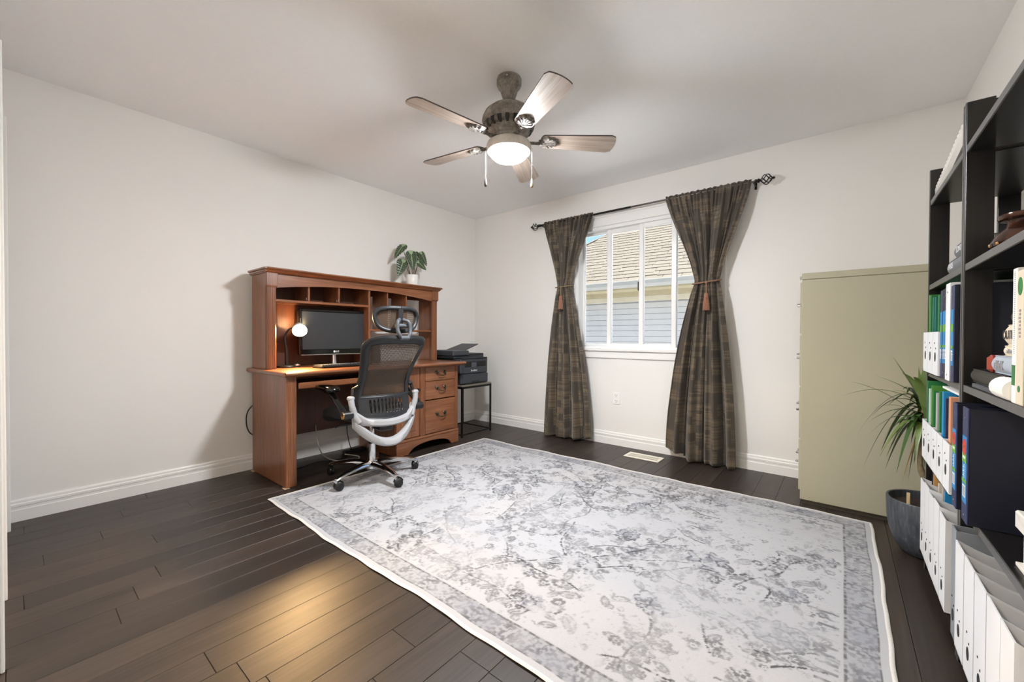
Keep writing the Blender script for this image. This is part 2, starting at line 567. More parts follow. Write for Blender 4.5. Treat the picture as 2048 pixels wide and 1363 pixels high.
OFF = {}
def tag(o, label=None, cat=None, group=None, kind=None):
    if label: o['label'] = label
    if cat: o['category'] = cat
    if group: o['group'] = group
    if kind: o['kind'] = kind
    return o
def thing(name, label, cat, loc=(0, 0, 0), group=None, kind=None, local=False):
    o = bpy.data.objects.new(name, None)
    o.empty_display_size = 0.05
    COL.objects.link(o)
    o.location = loc
    OFF[o.name] = (0, 0, 0) if local else tuple(loc)
    return tag(o, label, cat, group, kind)
def link(name, me, parent=None):
    o = bpy.data.objects.new(name, me)
    COL.objects.link(o)
    if parent is not None:
        o.parent = parent
        OFF[o.name] = OFF.get(parent.name, (0, 0, 0))
    return o
def part(parent, name, mb, mat, smooth=None, label=None, recalc=True):
    o = link(name, mb.mesh(name, mat, OFF[parent.name], smooth, recalc), parent)
    if label: o['label'] = label
    return o
def solo(name, mb, mat, label, cat, loc, group=None, smooth=None, kind=None):
    """a thing that is one mesh"""
    o = link(name, mb.mesh(name, mat, loc, smooth))
    o.location = loc
    OFF[o.name] = tuple(loc)
    return tag(o, label, cat, group, kind)
def struct(name, mb, mat, parent=None, smooth=None, label=None):
    o = link(name, mb.mesh(name, mat, (0, 0, 0) if parent is None else OFF[parent.name], smooth), parent)
    if parent is None:
        o['kind'] = 'structure'
        OFF[o.name] = (0, 0, 0)
    if label: o['label'] = label
    return o
def text(parent, s, size, origin, xdir, ydir, mat, name='lettering', depth=0.0004, align='CENTER', sx=1.0):
    cu = bpy.data.curves.new('lettering', 'FONT')
    cu.body = s
    cu.size = size
    cu.align_x = align
    cu.align_y = 'CENTER'
    cu.extrude = depth
    tmp = bpy.data.objects.new('tmp_lettering', cu)
    COL.objects.link(tmp)
    dg = bpy.context.evaluated_depsgraph_get()
    me = bpy.data.meshes.new_from_object(tmp.evaluated_get(dg))
    bpy.data.objects.remove(tmp)
    X = Vector(xdir).normalized()
    Y = Vector(ydir).normalized()
    Z = X.cross(Y)
    Mx = Matrix((X * sx, Y, Z)).transposed().to_4x4()
    Mx.translation = Vector(origin) - Vector(OFF[parent.name])
    me.transform(Mx)
    me.materials.clear()
    me.materials.append(MT[mat])
    me.name = name
    return link(name, me, parent)
def copy_tree(o, parent=None):
    c = o.copy()
    COL.objects.link(c)
    OFF[c.name] = OFF.get(o.name, (0, 0, 0))
    if parent is not None:
        c.parent = parent
    for ch in list(o.children):
        copy_tree(ch, c)
    return c
def lerp(a, b, t):
    return a + (b - a) * t
def interp(x, xs, ys):
    return float(np.interp(x, xs, ys))
def catmull(pts, k=8):
    P = [Vector(q) for q in pts]
    P = [P[0] * 2 - P[1]] + P + [P[-1] * 2 - P[-2]]
    out = []
    for i in range(1, len(P) - 2):
        for j in range(k):
            t = j / k
            a, b, c, d = P[i - 1], P[i], P[i + 1], P[i + 2]
            out.append(0.5 * ((2 * b) + (c - a) * t + (2 * a - 5 * b + 4 * c - d) * t * t + (3 * b - a - 3 * c + d) * t ** 3))
    out.append(P[-2])
    return out

# ------------------------------------------------------------------ the room
H = 2.44
RW = 4.054          # right wall
FY = -3.612         # face of the wall behind the camera
WX0, WX1, WZ0, WZ1 = 1.415, 2.705, 0.905, 2.075   # window opening
DX0, DX1, DZ = 1.545, 3.80, 2.06                  # doorway the camera stands in

def room():
    # floor: every plank is a part
    fl = struct('floor', MB().box(-0.12, RW + 0.12, -5.4, 0.12, -0.05, -0.012), 'floor_gap')
    pw = 0.127
    x = 0.004
    i = 0
    while x < RW:
        x1 = min(x + pw, RW)
        y = 0.0 - 0.002
        first = True
        while y > -3.75:
            ln = rnd.uniform(0.35, 1.2) if first else rnd.uniform(0.6, 1.35)
            first = False
            y1 = max(y - ln, -3.75)
            struct('plank', MB().box(x + .0006, x1 - .0006, y1 + .0007, y - .0007, -0.0125, 0.0, 0.0009), 'plank', fl)
            y = y1
        x = x1
        i += 1
    struct('hall_boards', MB().box(-0.1, RW, -5.4, -3.752, -0.0125, 0), 'plank', fl)
    struct('wall_left', MB().box(-0.12, 0, -3.74, 0.0, 0, H), 'wall')
    struct('wall_right', MB().box(RW, RW + 0.12, -3.74, 0.0, 0, H), 'wall')
    wb = MB()
    wb.box(-0.12, WX0, 0, 0.15, 0, H).box(WX1, RW + .12, 0, 0.15, 0, H)
    wb.box(WX0, WX1, 0, 0.15, 0, WZ0).box(WX0, WX1, 0, 0.15, WZ1, H)
    struct('wall_back', wb, 'wall')
    wf = MB()
    wf.box(0, DX0, FY - 0.12, FY, 0, H).box(DX1, RW, FY - 0.12, FY, 0, H).box(DX0, DX1, FY - .12, FY, DZ, H)
    struct('wall_front', wf, 'wall')
    struct('ceiling', MB().box(-0.12, RW + .12, -5.4, 0.15, H, H + .1), 'ceiling')
    hw = MB()
    hw.box(-0.12, 0.0, -5.4, -3.74, 0, H).box(RW, RW + .12, -5.4, -3.74, 0, H).box(-0.12, RW + .12, -5.5, -5.4, 0, H)
    struct('wall_hall', hw, 'wall')
    # baseboards: stepped profile
    prof = [(0, 0), (0.016, 0), (0.016, 0.062), (0.013, 0.066), (0.013, 0.078), (0.0155, 0.082), (0.0155, 0.094), (0.010, 0.099), (0.010, 0.110), (0.006, 0.118), (0, 0.118)]
    struct('baseboard_left', MB().prism(prof, lambda u, v, t: (u, t, v), (-3.612, 0)), 'trim')
    struct('baseboard_back', MB().prism(prof, lambda u, v, t: (t, -u, v), (0.0, RW)), 'trim')
    struct('baseboard_right', MB().prism(prof, lambda u, v, t: (RW - u, t, v), (-3.612, 0)), 'trim')
    # door casings on the wall behind the camera
    def casing(name, x0, x1, y1, top):
        m = MB().box(x0, x1, FY, y1, 0, top, 0.003)
        struct(name, m, 'trim')
    casing('trim_1', 0.10, 0.17, -3.589, 2.13)
    casing('trim_2', 0.95, 1.02, -3.598, 2.13)
    struct('trim_3', MB().box(0.17, 0.95, FY, -3.600, 2.06, 2.13, 0.003), 'trim')
    d = struct('door_1', MB().box(0.18, 0.94, FY - .01, -3.606, 0.01, 2.055, 0.002), 'trim')
    for z0, z1 in ((0.2, 0.9), (1.05, 1.9)):
        struct('door_panel', MB().box(0.28, 0.84, -3.606, -3.604, z0, z1, 0.001), 'trim', d)
    casing('trim_4', 1.47, DX0, -3.602, 2.13)
    struct('trim_5', MB().box(1.47, DX1 + .07, FY, -3.602, DZ, DZ + .07, 0.003), 'trim')
    struct('trim_6', MB().box(DX0, DX0 + .018, FY - .12, FY, 0, DZ, 0.002).box(DX1 - .018, DX1, FY - .12, FY, 0, DZ, .002), 'trim')
room()

def window():
    w = thing('window_1', None, None, ((WX0 + WX1) / 2, 0.06, WZ0), kind='structure')
    yo = 0.135
    f = MB()                                         # jamb liner
    f.box(WX0, WX0 + .03, 0.0, .15, WZ0, WZ1).box(WX1 - .03, WX1, 0, .15, WZ0, WZ1)
    f.box(WX0, WX1, 0, .15, WZ1 - .03, WZ1).box(WX0, WX1, 0, .15, WZ0, WZ0 + .02)
    part(w, 'window_frame', f, 'sash')
    c = MB()                                         # interior casing
    c.box(WX0 - .075, WX0 + .004, -.018, 0, WZ0 - .005, WZ1 + .004, .004).box(WX1 - .004, WX1 + .075, -.018, 0, WZ0 - .005, WZ1 + .004, .004)
    c.box(WX0 - .085, WX1 + .085, -.020, 0, WZ1 - .002, WZ1 + .095, .004)
    c.box(WX0 - .095, WX1 + .095, -.030, 0, WZ1 + .078, WZ1 + .098, .006)
    part(w, 'window_casing', c, 'trim')
    part(w, 'window_sill', MB().box(WX0 - .09, WX1 + .09, -.035, .06, WZ0 - .026, WZ0, .006), 'trim')
    part(w, 'window_apron', MB().box(WX0 - .075, WX1 + .075, -.016, 0, WZ0 - .092, WZ0 - .024, .005), 'trim')
    xi0, xi1, zi0, zi1 = WX0 + .03, WX1 - .03, WZ0 + .02, WZ1 - .03
    xa, xb, xc = 1.745, 2.066, 2.362
    def sash(x0, x1, z0, z1, y0, y1, t, tb):
        m = MB()
        m.box(x0, x0 + t, y0, y1, z0, z1, .004).box(x1 - t, x1, y0, y1, z0, z1, .004)
        m.box(x0 + t, x1 - t, y0, y1, z0, z0 + tb, .004).box(x0 + t, x1 - t, y0, y1, z1 - t, z1, .004)
        o = part(w, 'sash', m, 'sash')
        part(o, 'pane', MB().box(x0 + t - .004, x1 - t + .004, (y0 + y1) / 2 - .002, (y0 + y1) / 2 + .002, z0 + tb - .004, z1 - t + .004), 'glass')
    sash(xi0, xa + .012, zi0, zi1, .085, .115, .022, .025)
    sash(xc - .012, xi1, zi0, zi1, .085, .115, .022, .025)
    sash(xa - .021, xb + .022, zi0 - .012, zi1, .050, .082, .042, .04)
    sash(xb - .012, xc + .024, zi0 - .012, zi1, .020, .050, .042, .04)
    part(w, 'latch', MB().box(xb - .028, xb - .012, .030, .050, 1.44, 1.52, .004), 'black', label='small dark sash latch')
window()

# ------------------------------------------------------------------ outdoors
def outside():
    struct('ground', MB().box(-14, 16, 0.15, 22, -0.7, -0.6), 'bounce_ground')
    h = thing('neighbour_house', 'white-sided house with tan shingle roof seen through the window', 'house', (0.8, 3.6, -0.6))
    part(h, 'wall', MB().box(-2.2, 9, 3.62, 9, -0.6, 1.86), 'siding_gap')
    for i in range(22):
        z0 = -0.5 + i * 0.1 * 1.02
        if z0 + .1 > 1.70: break
        part(h, 'siding_board', MB().add([(-2.2, 3.622, z0), (9, 3.622, z0), (9, 3.592, z0), (-2.2, 3.592, z0), (-2.2, 3.622, z0 + .092), (9, 3.622, z0 + .092), (9, 3.616, z0 + .092), (-2.2, 3.616, z0 + .092)],
             [(0, 1, 2, 3), (4, 7, 6, 5), (0, 4, 5, 1), (3, 2, 6, 7), (0, 3, 7, 4), (1, 5, 6, 2)]), 'siding')
    part(h, 'frieze_board', MB().box(-2.2, 9, 3.585, 3.62, 1.66, 1.755, .004), 'frieze')
    part(h, 'frieze_board', MB().box(-2.2, 9, 3.57, 3.62, 1.757, 1.85, .004), 'soffit')  # darker upper board paints the eave's shade onto the frieze
    part(h, 'soffit', MB().box(-2.6, 9, 3.14, 3.62, 1.84, 1.86), 'soffit')
    part(h, 'fascia', MB().box(-2.6, 9, 3.12, 3.14, 1.83, 1.97), 'soffit')
    part(h, 'gutter', MB().prism([(3.12, 1.965), (3.12, 1.86), (3.06, 1.85), (3.035, 1.90), (3.02, 1.955), (3.012, 1.965), (3.02, 1.97), (3.05, 1.90), (3.07, 1.865), (3.11, 1.87)],
                                 lambda u, v, t: (t, u, v), (-2.66, 9)), 'gutter')
    k = 0.667
    yr = 6.9                                        # ridge depth
    zr = 1.97 + k * (yr - 3.1)
    xh = -2.66
    xr = xh + (yr - 3.06) / 1.16
    rf = MB().add([(xh, 3.06, 1.945), (9, 3.06, 1.945), (9, yr, zr), (xr, yr, zr), (xh, 3.06, 1.925), (9, 3.06, 1.925), (9, yr, zr - .03), (xr, yr, zr - .03)],
                  [(0, 1, 2, 3), (7, 6, 5, 4), (0, 4, 5, 1), (1, 5, 6, 2), (2, 6, 7, 3), (3, 7, 4, 0)])
    rf.add([(xh, 3.06, 1.945), (xr, yr, zr), (xh, 9.5, 1.945)], [(0, 1, 2)])
    roof = part(h, 'roof', rf, 'roof_under')
    # shingles: one shared wedge
    L_, W_ = 0.178, 0.30
    cs, sn = 1 / math.hypot(1, k), k / math.hypot(1, k)
    sm = MB().add([(-W_ / 2 + .006, 0, 0), (W_ / 2 - .006, 0, 0), (W_ / 2 - .006, L_, 0), (-W_ / 2 + .006, L_, 0), (-W_ / 2 + .006, 0, .016), (W_ / 2 - .006, 0, .016), (W_ / 2 - .006, L_, .004), (-W_ / 2 + .006, L_, .004)],
                  [(0, 3, 2, 1), (4, 5, 6, 7), (0, 1, 5, 4), (1, 2, 6, 5), (2, 3, 7, 6), (3, 0, 4, 7)]).mesh('shingle', 'shingle')
    far = MB()
    r3 = random.Random(4)
    n = 0
    for j in range(21):
        s = j * 0.142
        y = 3.055 + s * cs
        z = 1.955 + s * sn + .004
        xl = xh + (y - 3.06) / 1.16
        off = r3.uniform(0, .3)
        xx = -2.6 + off
        while xx < 2.7:
            vis = xx > xl + .1 and (3.49 + (xx - 3.49) * (3.59 / (y + 3.59))) > 1.25 and (3.49 + (xx - 3.49) * (3.59 / (y + 3.59))) < 2.85 and n < 296
            jit = r3.choice([0, 0, -.016, .012]) + r3.uniform(-.004, .004)
            if vis:
                o = link('shingle', sm, roof)
                o.location = (xx - OFF[roof.name][0], y + jit - OFF[roof.name][1], z + jit * k - OFF[roof.name][2])
                o.rotation_euler = (math.atan(k), 0, 0)
                n += 1
            xx += W_
    # the courses beyond the counted shingles stay one joined piece
    for j in range(0, 33):
        s = j * .142
        y = 3.055 + s * cs
        z = 1.950 + s * sn
        xl = xh + (y - 3.06) / 1.16
        for (a, b) in (((xl, 9),) if j >= 21 else ((2.75, 9),)):
            if y + L_ * cs > yr: break
            Mx = Matrix.Translation((0, y, z)) @ Matrix.Rotation(math.atan(k), 4, 'X')
            far.add([(a, 0, 0), (b, 0, 0), (b, L_, 0), (a, L_, 0), (a, 0, .016), (b, 0, .016), (b, L_, .004), (a, L_, .004)],
                    [(0, 3, 2, 1), (4, 5, 6, 7), (0, 1, 5, 4), (1, 2, 6, 5), (2, 3, 7, 6), (3, 0, 4, 7)], Mx)
    o = part(roof, 'far_shingle_courses', far, 'shingle')
    o['kind'] = 'stuff'
    hp = MB()
    hp.tube([(xh, 3.06, 1.96), (xr, yr, zr + .015)], .05, 6, flat=.35)
    part(h, 'hip_cap', hp, 'shingle')
outside()

# ------------------------------------------------------------------ fill light added in the hall, unseen behind the camera
def hall_fill(x, y):
    t = thing('hall_fill_light', 'added unseen fill light, a round white dome on the hall ceiling', 'light', (x, y, H))
    part(t, 'base_plate', MB().lathe([(0.0, 0), (.13, 0), (.13, -.025), (0.0, -.025)], (x, y, H), 24), 'fan', 40)
    part(t, 'fill_dome', MB().lathe([(.115, -.025), (.11, -.05), (.08, -.075), (.04, -.085), (0, -.088)], (x, y, H), 24, cap=False), 'hall_fill_glow', 60)
hall_fill(2.5, -4.7)

# ------------------------------------------------------------------ rug
def rug():
    X0, X1, Y0, Y1 = 0.752, 3.628, -2.592, -0.640
    st = 0.0042
    nx, ny = int((X1 - X0) / st) + 1, int((Y1 - Y0) / st) + 1
    g = np.random.default_rng(5)
    xs = np.linspace(0, X1 - X0, nx)
    ys = np.linspace(0, Y1 - Y0, ny)
    LX, LY = X1 - X0, Y1 - Y0
    XX, YY = np.meshgrid(xs, ys)
    def noise(cell, octv=3):
        out = np.zeros((ny, nx))
        amp = 1.0
        tot = 0
        for o in range(octv):
            c = cell / 2 ** o
            gx, gy = int(LX / c) + 3, int(LY / c) + 3
            T = g.random((gy, gx))
            fx, fy = XX / c, YY / c
            ix, iy = fx.astype(int), fy.astype(int)
            tx, ty = fx - ix, fy - iy
            tx, ty = tx * tx * (3 - 2 * tx), ty * ty * (3 - 2 * ty)
            out += amp * ((T[iy, ix] * (1 - tx) + T[iy, ix + 1] * tx) * (1 - ty) + (T[iy + 1, ix] * (1 - tx) + T[iy + 1, ix + 1] * tx) * ty)
            tot += amp
            amp *= .6
        return out / tot
    D = np.zeros((ny, nx))        # grey ink
    B = np.zeros((ny, nx))        # blue ink
    T_ = np.zeros((ny, nx))       # tan ink
    def win(cx, cy, r):
        a, b = max(0, int((cx - r) / LX * (nx - 1))), min(nx, int((cx + r) / LX * (nx - 1)) + 2)
        c, d = max(0, int((cy - r) / LY * (ny - 1))), min(ny, int((cy + r) / LY * (ny - 1)) + 2)
        return slice(c, d), slice(a, b)
    def palmette(cx, cy, r, th, k=.8, ink=None):
        sy, sx = win(cx, cy, r * 1.3)
        if sy.stop <= sy.start or sx.stop <= sx.start: return
        dx, dy = XX[sy, sx] - cx, YY[sy, sx] - cy
        u, v = dx * math.cos(th) + dy * math.sin(th), -dx * math.sin(th) + dy * math.cos(th)
        rr, an = np.hypot(u, v * 1.25), np.arctan2(v, u)
        np_ = int(g.integers(7, 12))
        edge = r * (0.78 + 0.22 * np.abs(np.cos(an * np_ / 2)))
        q = rr / edge
        a = np.where(np.abs(q - 1) < .07, 1.0, 0) + np.where((q < 1) & (q > .42), .28 + .5 * (np.abs(np.sin(an * np_ / 2)) < .22), 0) + np.where(np.abs(q - .42) < .06, .9, 0) + np.where(q < .3, .55, 0)
        tgt = D if ink is None else ink
        tgt[sy, sx] = np.maximum(tgt[sy, sx], np.clip(a, 0, 1) * k)
    def rosette(cx, cy, r, k=.8):
        n = int(g.integers(5, 8))
        ph = g.random() * 6
        sy, sx = win(cx, cy, r * 1.6)
        if sy.stop <= sy.start or sx.stop <= sx.start: return
        dx, dy = XX[sy, sx] - cx, YY[sy, sx] - cy
        a = np.zeros_like(dx)
        for i in range(n):
            t = ph + i * 2 * PI / n
            q = np.hypot(dx - r * .8 * math.cos(t), dy - r * .8 * math.sin(t)) / (r * .36)
            a = np.maximum(a, np.where(q < 1, .9, 0))
        a = np.maximum(a, np.where(np.hypot(dx, dy) < r * .22, .8, 0))
        D[sy, sx] = np.maximum(D[sy, sx], a * k)
    def leaf(cx, cy, ln, th, k=.8, ink=None):
        sy, sx = win(cx, cy, ln)
        if sy.stop <= sy.start or sx.stop <= sx.start: return
        dx, dy = XX[sy, sx] - cx, YY[sy, sx] - cy
        u, v = dx * math.cos(th) + dy * math.sin(th), -dx * math.sin(th) + dy * math.cos(th)
        hw = ln * .22 * np.clip(1 - (u / (ln * .5)) ** 2, 0, 1)
        a = np.where(np.abs(v) < hw, .45, 0) + np.where((np.abs(np.abs(v) - hw) < .004) & (np.abs(u) < ln * .5), .6, 0) + np.where((np.abs(v) < .003) & (np.abs(u) < ln * .5), .4, 0)
        tgt = D if ink is None else ink
        tgt[sy, sx] = np.maximum(tgt[sy, sx], np.clip(a, 0, 1) * k)
    def line(pts, wd, k=.8):
        for (ax, ay), (bx, by) in zip(pts, pts[1:]):
            mx, my = (ax + bx) / 2, (ay + by) / 2
            sy, sx = win(mx, my, math.hypot(bx - ax, by - ay) / 2 + wd * 2)
            if sy.stop <= sy.start or sx.stop <= sx.start: continue
            dx, dy = bx - ax, by - ay
            L2 = dx * dx + dy * dy + 1e-9
            t = np.clip(((XX[sy, sx] - ax) * dx + (YY[sy, sx] - ay) * dy) / L2, 0, 1)
            q = np.hypot(XX[sy, sx] - ax - t * dx, YY[sy, sx] - ay - t * dy)
            D[sy, sx] = np.maximum(D[sy, sx], np.where(q < wd, k, 0))
    m = 0.155
    # trailing vines with leaves and blossoms
    for i in range(105):
        x, y = g.uniform(m, LX - m), g.uniform(m, LY - m)
        th = g.uniform(0, 6.28)
        cv = g.uniform(-9, 9)
        pts = [(x, y)]
        for s in range(34):
            th += cv * .012 + g.normal(0, .05)
            if s % 11 == 10: cv = -cv * g.uniform(.6, 1.3)
            x += math.cos(th) * .013
            y += math.sin(th) * .013
            if not (m < x < LX - m and m < y < LY - m): break
            pts.append((x, y))
            if s % 5 == 2:
                leaf(x + math.cos(th + 1.3) * .03, y + math.sin(th + 1.3) * .03, g.uniform(.04, .075), th + g.choice([.8, -.8]), .7)
            if s % 8 == 6:
                rosette(x - math.sin(th) * .03, y + math.cos(th) * .03, g.uniform(.014, .026), .8)
        line(pts, .0040, .95)
    for i in range(300):
        rosette(g.uniform(m, LX - m), g.uniform(m, LY - m), g.uniform(.012, .026), g.uniform(.5, .9))
    for i in range(120):
        leaf(g.uniform(m, LX - m), g.uniform(m, LY - m), g.uniform(.05, .12), g.uniform(0, 6.28), g.uniform(.35, .7))
    # palmettes, a loose lattice mirrored about the centre
    for ix in range(7):
        for iy in range(5):
            cx = m + .12 + (LX - 2 * m - .24) * ix / 6 + g.normal(0, .04)
            cy = m + .1 + (LY - 2 * m - .2) * iy / 4 + g.normal(0, .04)
            r = g.uniform(.06, .115)
            palmette(cx, cy, r, g.uniform(0, 6.28), g.uniform(.7, .95))
            if g.random() < .6: palmette(cx, cy, r * .8, 0, g.uniform(.35, .7), B)
            for q in range(6):
                t = q * PI / 3 + g.random()
                leaf(cx + math.cos(t) * r * 1.45, cy + math.sin(t) * r * 1.45, r * .9, t, .55)
    for i in range(14):
        palmette(g.uniform(m, LX - m), g.uniform(m, LY - m), g.uniform(.05, .1), 0, .5, T_)
    for i in range(16):
        leaf(g.uniform(m, LX - m), g.uniform(m, LY - m), g.uniform(.1, .17), g.uniform(0, 6), .6, B)
    # corner combs and long frame lines
    ex = np.minimum(XX, LX - XX)
    ey = np.minimum(YY, LY - YY)
    e = np.minimum(ex, ey)
    inner = e > .128
    comb = ((e > .132) & (e < .19) & (np.where(ex < ey, YY, XX) % .042 < .011))
    cm = noise(.35, 2) > .56
    D = np.maximum(D * inner, np.where(comb & cm, .7, 0))
    B, T_ = B * inner, T_ * inner
    fine = noise(.011, 2)
    med = noise(.05, 3)
    big = noise(.32, 3)
    wear = np.clip((med - .27) * 5, .12, 1) * np.clip((fine - .24) * 5, .12, 1) * np.clip((big - .18) * 3, .4, 1)
    D, B, T_ = D * wear, B * wear, T_ * wear
    speck = np.clip((fine - .62) * 6, 0, 1) * np.clip((med - .42) * 5, 0, 1) * inner * .4
    D = np.maximum(D, speck)
    # border band: mottled grey between dark rules
    band = (e > .030) & (e < .112)
    bm_ = np.clip((fine - .42) * 5, 0, 1) * (.35 + .65 * (np.sin(np.where(ex < ey, YY, XX) * 2 * PI / .14) * .5 + .5) * np.clip(med * 1.4, 0, 1))
    D = np.where(band, np.clip(.16 + bm_ * .62, 0, 1), D)
    B = np.where(band, np.clip((big - .5) * 2.2, 0, .35), B)
    for a, b, k in ((.026, .032, .85), (.110, .1185, .85)):
        D = np.where((e > a) & (e < b), k * np.clip(.4 + (fine - .3) * 2, .25, 1), D)
    D = np.where((e >= .1185) & (e < .128), .04, D)
    base = np.array(lin((191, 191, 194))[:3])
    ink = np.array(lin((56, 55, 58))[:3])
    blue = np.array(lin((104, 112, 138))[:3])
    tan = np.array(lin((146, 134, 118))[:3])
    mot = (big - .5)[..., None]
    colr = base * (1 + mot * .08)
    colr = colr * (1 - T_[..., None] * .6) + tan * T_[..., None] * .6
    colr = colr * (1 - B[..., None] * .75) + blue * B[..., None] * .75
    colr = colr * (1 - D[..., None] * .9) + ink * D[..., None] * .9
    # height: soft ripples near the edges, edges lying on the floor
    def wob(t, ph):
        return .006 * np.sin(t * 5 + ph) + .0035 * np.sin(t * 13 + ph * 2.3) + .0015 * np.sin(t * 31 + ph)
    PX = X0 + XX
    PY = Y0 + YY
    fy0 = np.clip(1 - YY / .25, 0, 1) ** 2
    fy1 = np.clip(1 - (LY - YY) / .25, 0, 1) ** 2
    fx1 = np.clip(1 - (LX - XX) / .3, 0, 1) ** 2
    PY = PY + wob(XX, .5) * fy0 + wob(XX, 2.1) * 1.2 * fy1
    PX = PX + wob(YY, 1.2) * .6 * fx1
    PZ = 0.0075 + .0025 * np.clip(np.sin(XX * 16 + 1), 0, 1) * fy0 + .004 * np.clip(np.sin(XX * 11 + .3) + .3 * np.sin(XX * 29), 0, 1) * fy1
    root = thing('area_rug', 'pale grey distressed floral area rug with a grey border on the dark floor', 'rug', (X0 + LX / 2, Y0 + LY / 2, 0))
    ox, oy, oz = OFF[root.name]
    top = np.stack([PX - ox, PY - oy, PZ], -1).reshape(-1, 3)
    idx = np.arange(nx * ny).reshape(ny, nx)
    q = np.stack([idx[:-1, :-1], idx[:-1, 1:], idx[1:, 1:], idx[1:, :-1]], -1).reshape(-1, 4)
    me = bpy.data.meshes.new('pile')
    me.vertices.add(len(top))
    me.vertices.foreach_set('co', top.astype(np.float32).ravel())
    me.loops.add(q.size)
    me.loops.foreach_set('vertex_index', q.astype(np.int32).ravel())
    me.polygons.add(len(q))
    me.polygons.foreach_set('loop_start', np.arange(0, q.size, 4, dtype=np.int32))
    me.polygons.foreach_set('use_smooth', np.ones(len(q), dtype=bool))
    me.update()
    me.validate()
    at = me.color_attributes.new('print', 'FLOAT_COLOR', 'POINT')
    rgba = np.concatenate([np.clip(colr, 0, 1), np.ones((ny, nx, 1))], -1).astype(np.float32)
    at.data.foreach_set('color', rgba.ravel())
    me.materials.append(MT['rug'])
    link('pile', me, root)
    # folded white binding round the edge
    b = MB()
    ring = [(PX[0, i], PY[0, i], PZ[0, i]) for i in range(0, nx, 6)] + [(PX[j, -1], PY[j, -1], PZ[j, -1]) for j in range(0, ny, 6)] + \
           [(PX[-1, i], PY[-1, i], PZ[-1, i]) for i in range(nx - 1, -1, -6)] + [(PX[j, 0], PY[j, 0], PZ[j, 0]) for j in range(ny - 1, -1, -6)]
    b.tube([(x, y, max(z - .003, .0052)) for x, y, z in ring], .0080, 6, flat=.55)
    part(root, 'binding', b, 'rug_edge', 60)
rug()

